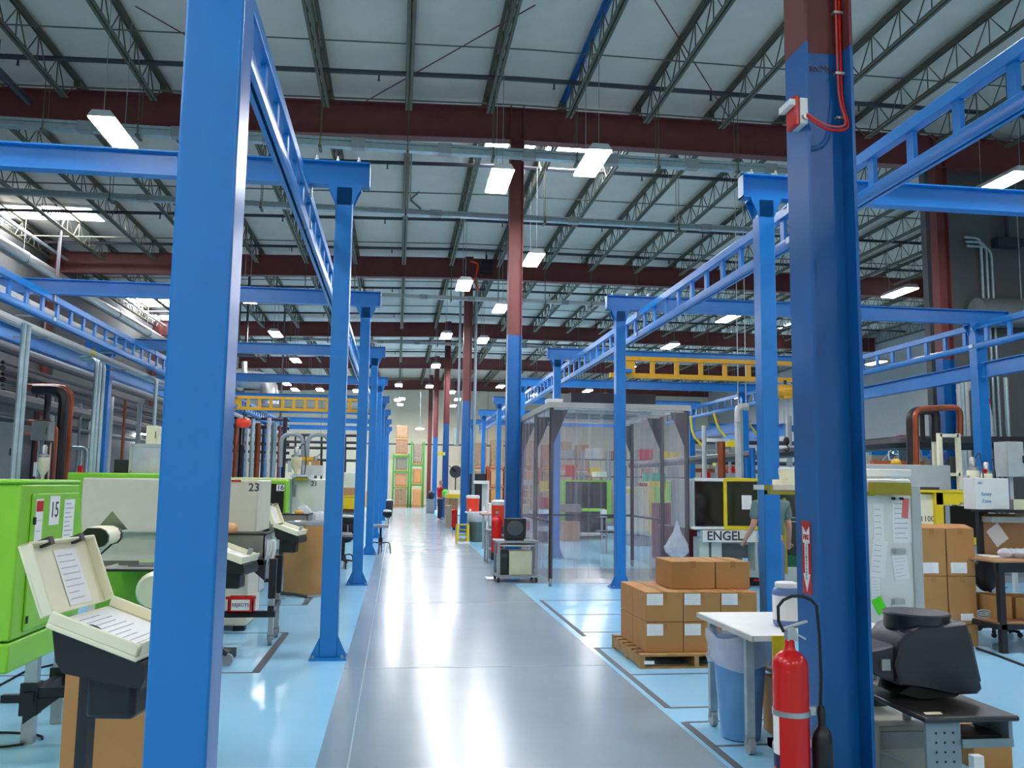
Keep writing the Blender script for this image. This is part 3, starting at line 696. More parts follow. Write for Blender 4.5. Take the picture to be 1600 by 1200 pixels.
# 16, 21
t, (a, b, c, d) = machine('moulding_machine', 'green framed machine with dark window numbered 16', 402, 750, 447, 838, 14.4, 1.2, GRN)
pb(MB(), 404, 756, 442, 838, 14.36, .03).build('window', WIN, t)
q = MB().use(PAPER); pb(q, 432, 757, 444, 767, 14.33, .02); q.use(INK); p = at(438, 762, 14.32); q.text('16', frontM(p.x, 14.325, p.z), .11, .002); q.build('number_card', None, t)
t, (a, b, c, d) = machine('moulding_machine', 'white machine guard numbered 21 behind the clear plastic bag', 449, 748, 509, 842, 15.0, 1.6, mat('off_white_enamel', 'dcdcd0', .4), '21', (491, 756), .11)
pb(MB(), 449, 748, 455, 842, 14.9, .1).build('corner_post', mat('grey_blue', '9fb0c4', .4), t)
pb(MB(), 461, 745, 480, 751, 14.8, .15).build('olive_bar', mat('olive_yellow', '9a8a1e', .5), t)
pb(MB(), 454, 742, 486, 746, 14.8, .6).build('top_slab', mat('pale_blue_grey', 'b9cdd4', .4), t)
pb(MB(), 455, 757, 462, 776, 14.95, .03).build('gauge', GRY, t)
t, _ = machine('moulding_machine', 'white machine between the second and third left posts', 535, 738, 556, 800, 24, 1.5, mat('off_white_enamel', 'dcdcd0', .4))
t, _ = machine('moulding_machine', 'lime green machine top edge behind machine number 16', 336, 746, 452, 800, 17.5, 1.6, mat('cream_green', 'd6e39a', .4))
# drum
t = T('fibre_drum', 'tall brown fibre drum beside the second left post', 'drum', (-1.18, 12.75, 0))
MB().lathe([(.3, 0), (.305, .02), (.305, 1.0), (.3, 1.0)], (-1.25, 12.95, 0), 32).build('body', CARD, t)
MB().lathe([(.31, .985), (.315, 1.0), (.315, 1.03), (.27, 1.035), (.26, 1.02)], (-1.25, 12.95, 0), 32).build('rim', SIL, t)
MB().lathe([(.31, 0), (.31, .03)], (-1.25, 12.95, 0), 32).build('bottom_band', SIL, t)
# grey hopper bin and bag
t, q_ = trough('parts_hopper', 'grey steel hopper behind the document box, beside machine 21', 420, 804, 481, 830, 13.4, .7, [(-1.95, 13.5, .4), (-1.5, 13.5, .4)])
q = MB().ell(at(467, 801, 13.9), (.07, .05, .05)); tag(q.build('yellow_part', mat('amber', 'dfae4a', .5)), 'small amber bag on the grey hopper rim', 'bag')
q = MB()
rn = random.Random(4)
for k in range(7): q.ell(at(462+k*6, 812+rn.random()*14-(3-abs(k-3))*3, 14.1), (.14, .12, .16+.05*rn.random()), 10, 7)
tag(q.build('plastic_bag', BAG), 'crumpled clear plastic bag in front of machine number 21', 'bag')
t = T('work_table', 'small white topped table beside the second left post', 'table', (-1.2, 14.2, 0))
pb(MB(), 480, 823, 512, 828, 13.9, .6).build('tabletop', WHT, t)
for x in (484, 505): pb(MB(), x, 828, x+3, 890, 14.2, .04, z0=0).build('leg', BLKM, t)
q = MB(); pb(q, 420, 868, 440, 890, 13.2, .3); tag(q.build('carton', CARDD), 'small carton under the hopper behind the document stand', 'carton')
q = MB(); pb(q, 418, 832, 440, 858, 14.3, .2); tag(q.build('control_cabinet', mat('mint_grey', 'bcd0c4', .4)), 'pale mint cabinet under the grey hopper', 'cabinet')
# hopper loaders and dryers on top of machines
def dryer(label, x, y0, y1, Y, m=CRM, rpx=12, floor=False):
    p0 = at(x, y1, Y); p1 = at(x, y0, Y); H_ = p1.z-p0.z; r = rpx*Y/F
    t = T('hopper_dryer', label, 'hopper dryer', p0)
    MB().lathe([(r*.3, 0), (r*.3, H_*.12), (r, H_*.32), (r, H_*.62), (r*.9, H_*.65)], p0, 18).build('hopper', m, t)
    MB().lathe([(r*.95, H_*.63), (r*.95, H_*.7), (r*.5, H_*.74), (r*.5, H_*.95), (r*.3, H_)], p0, 18).build('loader', SIL, t)
    q = MB(); q.bend([p0+Vector((r*.4, 0, H_*.95)), p0+Vector((r*1.4, 0, H_*1.15)), p0+Vector((r*1.9, 0, H_*.5)), p0+Vector((r*1.6, 0, H_*.02))], r*.1, .15, 8); q.build('hose', DGR, t)
    MB().box(p0.x-r*1.5, p0.x-r*.9, p0.y-r*.4, p0.y+r*.4, p0.z+H_*.1, p0.z+H_*.5).build('control_box', LGR, t)
    MB().box(p0.x-r*.5, p0.x+r*.5, p0.y-r*.5, p0.y+r*.5, p0.z-.06, p0.z+.01).build('flange', STL, t)
    if floor: MB().box(p0.x-.06, p0.x+.06, p0.y-.06, p0.y+.06, 0, p0.z-.06).build('stand', GRY, t)
    return t
dryer('steel hopper dryer with hoses above machine 21', 462, 698, 742, 15.2, mat('stain_cream', 'cfc7a4', .4), 8)
dryer('cream hopper loader above machine 21, right of the taller one', 492, 712, 742, 15.8, LGR, 6)
q = MB(); pb(q, 473, 727, 502, 743, 15.4, .5); tag(q.build('control_cabinet', LGR), 'grey rectangular cabinet on top of machine 21', 'cabinet')
q = MB(); pb(q, 486, 719, 498, 727, 15.4, .3); tag(q.build('carton', CARDD), 'tan carton on the grey cabinet over machine 21', 'carton')
q = MB(); pb(q, 470, 714, 490, 719, 16.4, .3); pb(q, 477, 718, 482, 748, 16.45, .1); tag(q.build('industrial_robot', CRY), 'orange yellow robot arm above machine 21', 'robot')
# pipes above machines in front of the back wall
for i, (y, l) in enumerate(((679, 'upper'), (690, 'middle'), (699, 'lower'), (718, 'lowest'))):
    a_ = at(435, y, 36); b_ = at(560, y+2, 36); q = MB().tube([a_, b_], .06, 6)
    for x in (462, 476, 503, 540): e_ = at(x, y, 36); q.tube([e_, e_+Vector((0, 0, -.9))], .04, 6)
    tag(q.build('pipe_run', PIPE), 'dark pipe run before the cream wall between left posts, '+l, 'pipe')
q = MB()
for x in (460, 466): pass
for k, (x, y) in enumerate(((459, 683), (500, 684))):
    e_ = at(x, y, 30); q = MB().bend([e_+Vector((-.4, 0, -1.0)), e_+Vector((-.4, 0, .1)), e_+Vector((.3, 0, .1)), e_+Vector((.35, 0, -1.4))], .07, .4, 8)
    tag(q.build('steam_hose', GRY), 'grey arched hose above the left machines, '+('left one' if k == 0 else 'right one by the second post'), 'hose')
# yellow bin, carton, stools between the posts
t = T('parts_bin', 'yellow bin holding a carton between second and third left posts', 'bin', at(545, 800, 18.5))
a, b, c, d = pr(534, 774, 556, 797, 18.5)
q = MB(); q.prism([(a+.02, 18.5, c), (b-.02, 18.5, c), (b, 18.5, d), (a, 18.5, d)], (0, .02, 0)); q.box(a, b, 18.9, 18.92, c, d); q.box(a, a+.02, 18.5, 18.9, c, d); q.box(b-.02, b, 18.5, 18.9, c, d); q.box(a, b, 18.5, 18.9, c, c+.02); q.box(a-.02, b+.02, 18.48, 18.5, d-.03, d); q.build('bin', YEL, t)
q = MB(); pb(q, 535, 762, 555, 776, 18.6, .25, z0=c+.03); tag(q.build('carton', CARDD), 'tan carton standing inside the yellow bin', 'carton')
t = T('work_table', 'dark wood bench under the yellow bin', 'table', at(545, 840, 18.6))
a, b, c, d = pr(532, 797, 560, 801, 18.45); MB().box(a, b, 18.4, 19.1, c, d).build('tabletop', mat('dark_wood', '5a3a22', .5), t)
for x in (a+.03, b-.03): MB().box(x-.02, x+.02, 18.45, 18.5, 0, c).build('leg', BLKM, t)
def stool(label, loc, rz, back=True, seatm=GRY, backm=WHT, zs=.62, hoops=True):
    t = T('laboratory_stool', label, 'stool')
    MB().lathe([(.02, zs-.04), (.17, zs-.035), (.19, zs), (.17, zs+.035), (.03, zs+.045)], n=24).build('seat', seatm, t)
    MB().cyl((0, 0, .2), (0, 0, zs-.03), .025, 10).lathe([(.05, .25), (.05, .36)], n=12).build('column', BLKM, t)
    if back:
        q = MB().ell((0, .17, zs+.26), (.17, .045, .09), 16, 8); q.build('backrest', BLK, t)
        q = MB().ell((0, .17, zs+.33), (.15, .05, .035), 16, 6); q.build('backrest_cover', backm, t)
        MB().bend([(0, .0, zs-.03), (0, .22, zs-.02), (0, .2, zs+.26)], .013, .06, 8).build('back_support', SIL, t)
    for k in range(4):
        a = PI/4+k*PI/2; d_ = Vector((math.cos(a), math.sin(a), 0)); MB().bend([d_*.02+Vector((0, 0, .24)), d_*.2+Vector((0, 0, .26)), d_*.24+Vector((0, 0, .0))], .013, .07, 8).build('leg', BLKM, t)
    t.location = loc; t.rotation_euler = (0, 0, rz); return t
stool('laboratory stool with white topped backrest at the aisle edge, left side', (-.33, 20.3, 0), -.9)
stool('laboratory stool half hidden between second and third left posts', (-.98, 16.9, 0), -.4, seatm=mat('stool_grey', '8d8781', .6))
t = T('office_chair', 'black upholstered chair back beyond the second left post', 'chair', at(541, 850, 18))
q = MB().ell(at(542, 826, 18), (.19, .06, .28), 16, 10); q.build('backrest', BLK, t)
q = MB().lathe([(.02, 0), (.22, .01), (.24, .05), (.2, .09), (.02, .1)], (at(542, 840, 18).x-.05, 17.8, .48), 20); q.build('seat', BLK, t)
q = MB().cyl((at(542, 840, 18).x-.05, 17.8, .08), (at(542, 840, 18).x-.05, 17.8, .5), .03)
for k in range(5): a_ = k*2*PI/5; c_ = Vector((at(542, 840, 18).x-.05, 17.8, .08)); q.bar(c_, c_+Vector((.26*math.cos(a_), .26*math.sin(a_), -.03)), .035, .03)
q.build('base', BLKM, t)
t = T('waste_bin', 'dark grey bin with white lid beside the far left posts', 'bin', at(603, 800, 30))
p = at(607, 790, 44); MB().lathe([(.2, 0), (.24, .7)], (p.x, 44, 0), 20).build('body', DGR, t); MB().lathe([(.25, .7), (.25, .75), (.05, .77)], (p.x, 44, 0), 20).build('lid', LGR, t)

# ---- services along the left wall
def pipe(label, pts, r, m, cat='pipe', name='pipe', rad=.25, n=8):
    o = tag(MB().bend(pts, r, rad, n).build(name, m), label, cat)
    P_ = [Vector(p) for p in pts]
    if max(p.z for p in P_)-min(p.z for p in P_) < .6 and min(p.z for p in P_) > 2.6 and r > .025:
        for u in (.08, .92):
            h = P_[0].lerp(P_[1] if u < .5 else P_[-1], .15) if u < .5 else P_[-1].lerp(P_[-2], .15)
            MB().tube([h, (h.x, h.y, 9.38+rs(h.x))], .012, 5).build('hanger_rod', m, o)
    return o
DPI = mat('lagged_pipe', '5d5a58', .7, bump=.2)
t = T('air_duct', 'long silver round duct along the upper left wall', 'duct', (XL+.7, 25, 7.2))
MB().cyl((XL+.75, 6, 7.7), (XL+.75, 60, 7.7), .19, 20).build('duct', SIL, t)
for k in range(12): y = 9+k*4.1; MB().cyl((XL+.75, y, 7.7), (XL+.75, y+.12, 7.7), .205, 20).cyl((XL+.75, y+.06, 7.85), (XL+.75, y+.06, 9.0), .01, 5).build('collar', GRY, t)
pipe('thin silver conduit high on the left wall above the duct', [(XL+.1, 6, 8.75), (XL+.1, 62, 8.75)], .03, SIL)
pipe('white lit pipe along the roof edge of the left wall', [(XL+.5, 6, 8.6), (XL+.5, 62, 8.6)], .05, LGR)
pipe('thick lagged grey pipe on the left behind the machines', [(-9.0, 9, 3.42), (-9.0, 46, 3.42)], .17, DPI)
pipe('second lagged pipe below the thick one on the left', [(-9.0, 9, 2.95), (-9.0, 46, 2.95)], .08, BLKM)
pipe('thin brown pipe under the lagged pipes on the left', [(-8.9, 12, 2.65), (-8.9, 24, 2.65), (-8.9, 24, 0.0)], .05, COP)
pipe('thin dark pipe high behind the left blue beams', [(-8.6, 9, 4.4), (-8.6, 50, 4.4)], .09, PIPE)
pipe('grey pipe running high behind the left blue beams', [(-9.4, 9, 4.75), (-9.4, 50, 4.75)], .13, GRY)
def drop(label, pxs, ytop, x0, Y, r, m): 
    a = at(x0, ytop, Y); b = at(pxs, ytop, Y); pipe(label, [a, b, (b.x-.0, b.y, 0.0)], r, m, rad=.3)
drop('outer copper pipe elbowing down by the left wall', 113, 605, 40, 21, .06, COP)
drop('inner copper pipe elbowing down by the left wall', 106, 604, 30, 20.4, .06, COP)
drop('thick black lagged pipe dropping beside the copper pipes', 101, 609, 52, 20, .11, BLKM)
drop('shorter black pipe branch left of the copper pipes', 76, 609, 50, 20.6, .07, BLKM)
drop('red brown pipe ending lower, left of the copper pipes', 88, 660, 45, 19.4, .06, COP)
for i, (x, y, Y, l) in enumerate(((38, 505, 13.6, 'left one of the near pair'), (45, 508, 13.7, 'right one of the near pair'), (152, 560, 17.4, 'left of the group by the third outer post'), (157, 562, 17.5, 'middle of the group by the third outer post'), (163, 566, 17.6, 'right of the group by the third outer post'), (136, 700, 21, 'short, behind machines, beside the copper pipes'), (245, 590, 20, 'just left of the foreground post'))):
    p = at(x, y, Y); pipe('vertical galvanized conduit on the left, '+l, [(p.x-.3, p.y, p.z), p, (p.x, p.y, 0)] if i > 1 else [p, (p.x, p.y, 0)], .04, GALV, 'conduit', 'conduit', .2)
for i in range(6):
    x = 62+i*9; p = at(x, 690, 24); pipe('thin grey vertical pipe in the left background, %s from the left' % ORD[i].replace('nearest', 'first'), [(p.x, 24, 3.2), (p.x, 24, 0)], .045+.02*(i % 2), [LGR, GRY, WHT][i % 3])
def elbox(label, x0, y0, x1, y1, Y, m=GRY, dep=.3, name='electrical_cabinet', cat='cabinet'):
    a, b, c, d = pr(x0, y0, x1, y1, Y); t = T(name, label, cat, ((a+b)/2, Y+dep/2, c))
    MB().box(a, b, Y, Y+dep, c, d).build('enclosure', m, t, bevel=.01)
    e = .04*(b-a); q = MB().box(a+e, b-e, Y-.012, Y-.0005, c+e, d-e); dd = q.build('door', m, t)
    zs = 9.38+rs(a) if c > 4 else 0.0
    if abs(c-zs) > .4 and name == 'electrical_cabinet' or c > 4: MB().box((a+b)/2-.03, (a+b)/2+.03, Y+dep*.4, Y+dep*.6, min(zs, d), max(zs, c) if zs else c).build('support_post', m, t)
    MB().box(b-3*e, b-2*e, Y-.03, Y-.0125, (c+d)/2-.06, (c+d)/2+.06).build('handle', BLKM, dd)
    return t
elbox('large grey electrical cabinet at the far left behind the pipes', -30, 660, 22, 752, 16, mat('cab_grey', '7e8284', .5))
elbox('grey electrical cabinet between the near conduits and copper pipes', 48, 658, 76, 688, 17.5, mat('cab_grey', '7e8284', .5))
elbox('white box above the clear guard left of the foreground post', 228, 665, 245, 694, 15.5, CRM)
elbox('grey wall cabinet behind the copper pipes', 112, 640, 140, 700, 27, LGR)
elbox('small black box on a green machine left of the foreground post', 178, 718, 202, 738.5, 14.5, BLK, .3, 'control_box', 'cabinet')
dryer('cream hopper loader between the conduits and copper pipes', 66, 695, 750, 12.5, mat('stain_cream', 'cfc7a4', .4), 8, True)
q = MB(); pb(q, 121, 728, 128, 740, 14.1, .08); tag(q.build('warning_lamp', RED), 'small red lamp on the green machine at left', 'lamp')
t = T('clear_guard', 'clear plastic guard box with grey frame left of the foreground post', 'machine guard', at(228, 745, 14.3))
a, b, c, d = pr(205, 696, 258, 738.5, 14.3); q = MB()
for x in (a, b):
    for y in (14.3, 14.9): q.bar((x, y, c), (x, y, d), .05, .05)
for z in (c, d):
    for y in (14.3, 14.9): q.bar((a, y, z), (b, y, z), .05, .05)
    for x in (a, b): q.bar((x, 14.3, z), (x, 14.9, z), .05, .05)
q.build('frame', LGR, t)
MB().box(a, b, 14.29, 14.295, c, d).build('panel', BAG, t)
q = MB(); pb(q, 236, 728, 243, 738, 14.5, .2); tag(q.build('orange_box', ORG), 'small orange box inside the clear guard', 'box')
# white double track with yellow stickers under the left outer rail
for i, (z, l) in enumerate(((4.28, 'upper'), (3.92, 'lower'))):
    t = T('cable_tray', '%s white cable tray with yellow stickers behind the outer left rail' % l, 'cable tray', (-5.85, 20, z))
    q = MB().box(-5.91, -5.79, 9, 44, z-.01, z+.01).box(-5.91, -5.895, 9, 44, z, z+.1).box(-5.805, -5.79, 9, 44, z, z+.1); q.build('tray', LGR, t)
    q = MB()
    for k in range(7): y = 12.9+k*4.4; q.box(-5.789, -5.786, y, y+.22, z+.01, z+.09)
    q.build('stickers', YEL, t)
    q = MB()
    for k in range(8): y = 11+k*4.2; q.tube([(-5.85, y, z), (-5.85, y, 4.44)], .012, 5); q.bar((-6.32, y, z-.02), (-5.78, y, z-.02), .04, .03)
    q.build('brackets', GRY, t)
# big bent duct far left, white soffit box
pipe('fat silver duct elbow high behind the left posts', [at(352, 590, 34), at(420, 596, 34), at(421, 632, 34)], .34, SIL, 'duct', 'duct', .8, 14)
pipe('small pale duct beside the fat silver elbow', [at(382, 565, 33), at(382, 596, 33)], .1, LGR, 'duct', 'duct')
elbox('dark fan unit hanging in the roof right of the foreground post', 366, 538, 398, 554, 30, BLKM, .6, 'air_unit', 'air unit')
elbox('dark heater unit in the roof beside the third column', 752, 405, 770, 425, 29.0, BLKM, .6, 'air_unit', 'air unit')
pipe('orange cable looping in the roof left of the second column', [at(749, 455, 28), at(741, 440, 28), at(748, 412, 28), at(735, 408, 28)], .03, ORG, 'cable', 'cable', .3)
# ============================================================ RIGHT SIDE, foreground
CX0, CX1, CY0 = 2.165, 2.445, 4.35   # foreground column
# extinguisher sign on the column's left face
t = T('extinguisher_sign', 'red and white arrow sign reading FIRE EXTINGUISHER on the foreground column', 'sign', (CX0-.003, 4.47, 1.2))
M = leftM(CX0-.0005, 4.475, 1.235)
q = MB().use(RED); q.X = M; q.box(-.05, .05, -.19, .19, 0, .002); q.X = Matrix.Identity(4)
q.build('plate', None, t)
q = MB().use(PAPER); q.X = M
q.add([(-.04, .165, .0025), (0, .13, .0025), (.04, .165, .0025), (.04, .075, .0025), (-.04, .075, .0025)], [(4, 3, 2, 1), (0, 4, 1)])
q.box(-.02, .02, -.09, .085, .0022, .0028); q.add([(-.04, -.085, .0028), (.04, -.085, .0028), (0, -.18, .0028)], [(0, 2, 1)])
q.X = Matrix.Identity(4); q.build('arrow', None, t)
q = MB().use(RED).text('FIRE', M @ Matrix.Translation((0, .105, .003)), .036, .001)
q.use(INK)
for k, ch in enumerate('EXTINGUISHER'): q.text(ch, M @ Matrix.Translation((0, .062-k*.0155, .003)), .016, .0004)
q.build('lettering', None, t)
# alarm call point
t = T('alarm_call_point', 'red and white fire alarm box on the foreground column', 'alarm box', (CX0-.05, 4.4, 3.38))
pz = at(1240, 173, 4.35).z
MB().box(CX0-.045, CX0-.001, 4.33, 4.45, pz-.075, pz+.07).build('back_box', WHT, t, bevel=.004)
MB().box(CX0-.075, CX0-.0455, 4.335, 4.445, pz-.085, pz+.085).build('cover', RED, t, bevel=.008)
MB().box(CX0-.11, CX0-.0755, 4.32, 4.46, pz+.02, pz+.055).build('pull_bar', WHT, t, bevel=.004)
MB().cyl((CX0-.02, 4.31, pz-.04), (CX0-.02, 4.33, pz-.04), .018, 12).build('conduit_fitting', SIL, t)
t = T('alarm_cable', 'red fire alarm cable looping up the foreground column', 'cable', (2.4, 4.4, 3.4))
pz2 = pz-.05
q = MB(); q.bend([(CX0-.02, 4.31, pz-.04), (CX0+.08, 4.30, pz-.12), (CX0+.24, 4.33, pz-.1), (CX1-.035, 4.42, pz+.1), (CX1-.035, 4.42, ROOF-.6)], .008, .14, 8); q.build('cable', RED, t)
q = MB(); q.bend([(CX0-.02, 4.31, pz-.03), (CX0+.09, 4.30, pz-.1), (CX0+.225, 4.33, pz-.08), (CX1-.055, 4.42, pz+.12), (CX1-.055, 4.42, ROOF-.6)], .006, .14, 8); q.build('cable', mat('pink_red', 'd0504a', .4), t)
for z in (pz+.0, pz+.26, pz+.62): MB().box(CX1-.075, CX1-.02, 4.405, 4.435, z, z+.014).build('clip', SIL, t)
q = MB().use(BRN).text('~xxMx~', frontM(CX0+.15, CY0+.115, at(1295, 108, 4.46).z), .06); tag(q.build('painted_mark', BRN), 'small reddish scrawl painted on the foreground column web', 'paint mark')
# extinguisher
ex = T('fire_extinguisher', 'large red fire extinguisher with black hose on the foreground column', 'fire extinguisher', (CX0-.08, 4.22, .1))
def extinguisher(par, ex_x, ex_y, z0, zt, r, big=True):
    prof = [(r*.8, z0), (r, z0+.02), (r, zt-r*1.1)]+[(r*math.cos(a), zt-r*1.1+r*.95*math.sin(a)) for a in (.25, .5, .75, 1.0, 1.2)]+[(r*.3, zt-.01), (r*.26, zt+.035)]
    MB().lathe(prof, (ex_x, ex_y, 0), 32).build('cylinder', RED, par)
    MB().box(ex_x-.02, ex_x+.03, ex_y-.02, ex_y+.02, zt+.03, zt+.08).cyl((ex_x, ex_y, zt+.02), (ex_x, ex_y, zt+.06), .02, 12).build('valve', SIL, par)
    MB().bar((ex_x-.03, ex_y, zt+.085), (ex_x+.09, ex_y, zt+.12), .025, .008).bar((ex_x-.0, ex_y, zt+.08), (ex_x+.08, ex_y, zt+.035), .022, .008).build('handle', BLK if not big else SIL, par)
    if big:
        MB().lathe([(r+.001, zt-.32), (r+.006, zt-.32), (r+.006, zt-.295), (r+.001, zt-.295)], (ex_x, ex_y, 0), 32).box(ex_x+r, ex_x+r+.05, ex_y-.012, ex_y+.02, zt-.325, zt-.285).build('strap', SIL, par)
        q = MB()
        pts = [(ex_x-.03, ex_y, zt+.07), (ex_x-.055, ex_y, zt+.12)]+[(ex_x+.04-.105*math.cos(a), ex_y-.01, zt+.17+.075*math.sin(a)) for a in (.3, .8, 1.3, 1.8, 2.3, 2.8)]+[(ex_x+.155, ex_y, zt+.05), (ex_x+.158, ex_y, zt-.15), (ex_x+.15, ex_y, zt-.3)]
        q.tube(pts, .008, 8).build('hose', RUB, par)
        MB().lathe([(.014, zt-.28), (.02, zt-.31), (.018, zt-.37), (.042, zt-.4), (.05, zt-.43), (.053, zt-.75), (.047, zt-.76)], (ex_x+.145, ex_y-.02, 0), 20).build('horn', BLK, par)
        q = MB().use(PAPER)
        for k in range(7):
            a0 = PI*1.02+k*.07
        vs = []
        for k in range(9):
            a = PI*.92+k*.085
            vs += [(ex_x+(r+.0015)*math.cos(a), ex_y+(r+.0015)*math.sin(a), zt-.5), (ex_x+(r+.0015)*math.cos(a), ex_y+(r+.0015)*math.sin(a), zt-.3)]
        q.add(vs, [(2*k, 2*k+2, 2*k+3, 2*k+1) for k in range(8)])
        q.use(mat('navy', '16244e', .4)); q.add([(v[0]*1, v[1], v[2]-.2 if i % 2 else v[2]-.06+.0) for i, v in enumerate(vs)], [(2*k, 2*k+2, 2*k+3, 2*k+1) for k in range(8)])
        q.build('label', None, par)
pe = at(1234, 1010, 4.2)
extinguisher(ex, pe.x, 4.2, .1, pe.z+.0, .085)
MB().box(pe.x-.03, CX0-.001, 4.36, 4.42, .3, .34).box(pe.x-.03, pe.x+.03, 4.285, 4.42, .3, .34).box(pe.x-.05, pe.x+.05, 4.15, 4.42, .08, .1).build('wall_bracket', SIL, ex)
# yellow tag, jar, table
tb = T('work_table', 'white topped wheeled work table left of the foreground column', 'table', (2.6, 5.6, 0))
MB().box(2.1, 3.1, 5.05, 6.0, .70, .735).build('tabletop', WHT, tb, bevel=.004)
MB().box(2.098, 2.12, 5.1, 6.0, .695, .7).box(2.085, 2.0995, 5.04, 6.0, .702, .733).build('edge_band', LGR, tb)
MB().box(2.45, 3.0, 5.12, 5.9, .40, .425).build('shelf', mat('dull_board', '7d6a58', .6), tb)
for (x, y) in ((2.16, 5.27), (2.16, 5.9), (3.0, 5.27), (3.0, 5.9)):
    lg = MB().box(x-.025, x+.025, y-.02, y+.02, .1, .7).build('leg', GALV, tb)
    MB().cyl((x-.018, y, .05), (x+.018, y, .05), .05, 16).box(x-.028, x+.028, y-.012, y+.012, .06, .115).build('caster', GRY, lg)
j = T('jar', 'clear blue lidded jar with white label on the white table', 'jar', at(1228, 958, 5.6))
jx = at(1229, 950, 5.4).x
MB().lathe([(.075, .737), (.085, .75), (.085, .95), (.078, .965), (.065, .975)], (jx, 5.4, 0), 24).build('body', mat('jar_blue', '6f86b8', .15), j)
MB().lathe([(.0865, .775), (.0865, .925)], (jx, 5.4, 0), 24).build('label', PAPER, j)
MB().lathe([(.068, .972), (.07, .98), (.07, 1.0), (.06, 1.006)], (jx, 5.4, 0), 24).build('lid', PAPER, j)
a, b, c, d = pr(1207, 997, 1228, 1038, 5.04); tag(MB().box(a, b, 5.035, 5.049, c, .735).build('yellow_sign', YEL), 'yellow card hanging behind the fire extinguisher at the table edge', 'card')
t = T('carton', 'brown carton standing under the shelf of the white table', 'carton', (2.7, 5.5, 0))
MB().box(2.47, 2.95, 5.3, 5.8, 0, .36).build('box', CARD, t, bevel=.004)
tag(MB().box(2.2, 2.5, 4.72, 5.0, 0, .12).build('white_box', WHT, bevel=.004), 'white box on the floor left of the foreground column', 'box')
# blue waste bin with clear bag
t = T('waste_bin', 'translucent blue waste bin with clear bag under the white table edge', 'bin', (2.25, 5.62, 0))
MB().lathe([(.1, .0), (.125, .01), (.175, .6), (.18, .62), (.165, .62)], (2.24, 5.62, 0), 28).build('body', mat('bin_blue', '5b93c6', .3), t)
q = MB(); rn = random.Random(11); n = 36; vs = []
rings = [(.178, .63), (.2, .66), (.205, .62), (.2, .56), (.205, .5), (.195, .46)]
for (r, z) in rings:
    for k in range(n):
        a = 2*PI*k/n; rr = r+.012*math.sin(a*7+z*30)+.008*rn.random()-.004; vs.append((2.24+rr*math.cos(a), 5.62+rr*math.sin(a), z+.02*math.sin(a*3+z*9)))
q.add(vs, [(i*n+k, i*n+(k+1) % n, (i+1)*n+(k+1) % n, (i+1)*n+k) for i in range(5) for k in range(n)]); q.build('bag', BAG, t)
# ---- pallet with cartons
pl = T('pallet', 'wooden pallet carrying the stacked brown cartons', 'pallet', (2.75, 8.2, 0))
PX0, PY0 = at(1000, 1047, 7.75).x, 7.72; PW, PD = 1.02, 1.05
for k in range(7): y = PY0+k*(PD-.09)/6; MB().box(PX0, PX0+PW, y, y+.09, .105, .123).build('deck_board', WOOD, pl)
for x in (PX0, PX0+PW/2-.02, PX0+PW-.04):
    MB().box(x, x+.04, PY0, PY0+PD, .018, .105).build('stringer', WOOD, pl)
for k in range(3): y = PY0+k*(PD-.1)/2; MB().box(PX0, PX0+PW, y, y+.1, 0, .018).build('bottom_board', WOOD, pl)
MB().box(PX0+.03, PX0+.12, PY0-.003, PY0-.0005, .04, .07).build('sticker', PAPER, pl)
# notch in the front face is the gap between the front stringer ends
BW, BD, BH = .345, .44, .262
def carton(x, y, z, w_, d_, h_, label, lab=None, group=None, m=CARD):
    t = T('carton', label, 'carton', (x+w_/2, y+d_/2, z), group)
    MB().box(x, x+w_, y, y+d_, z, z+h_).build('box', m, t, bevel=.006)
    q = MB().use(TAPE); q.box(x+w_/2-.025, x+w_/2+.025, y-.0015, y+d_+.0015, z+h_-.06, z+h_+.0015); q.build('tape', None, t)
    if lab: q = MB(); sheet(q, frontM(x+lab[0], y-.0008, z+lab[1]), lab[2], lab[3], 5, seed=int(x*100)); q.build('label', None, t)
    return t
bx0 = at(1010, 1000, 7.8).x-.005; by0 = 7.8; bz = .125
for r_, rn_ in enumerate(('bottom', 'middle')):
    for k in range(3):
        carton(bx0+k*(BW+.004), by0, bz+r_*(BH+.004), BW, BD, BH, 'brown labelled carton on the pallet, front %s row, %s' % (rn_, ('left', 'centre', 'right')[k]), (.085, BH-.065, .15, .1))
    for k in range(3):
        carton(bx0+k*(BW+.004)-.0, by0+BD+.01, bz+r_*(BH+.004), BW, BD, BH, 'brown carton on the pallet, rear %s row, %s' % (rn_, ('left, mostly visible from its end', 'centre, hidden behind others', 'right, hidden behind others')[k]))
z2 = bz+2*(BH+.004)
p = at(1048, 920, 8.0)
carton(at(1049, 915, 8.0).x, 8.0, z2, .42, .5, .25, 'brown carton on top of the pallet stack, left one')
carton(at(1049, 915, 8.0).x+.43, 8.0, z2, .33, .5, .25, 'brown carton on top of the pallet stack, right one')
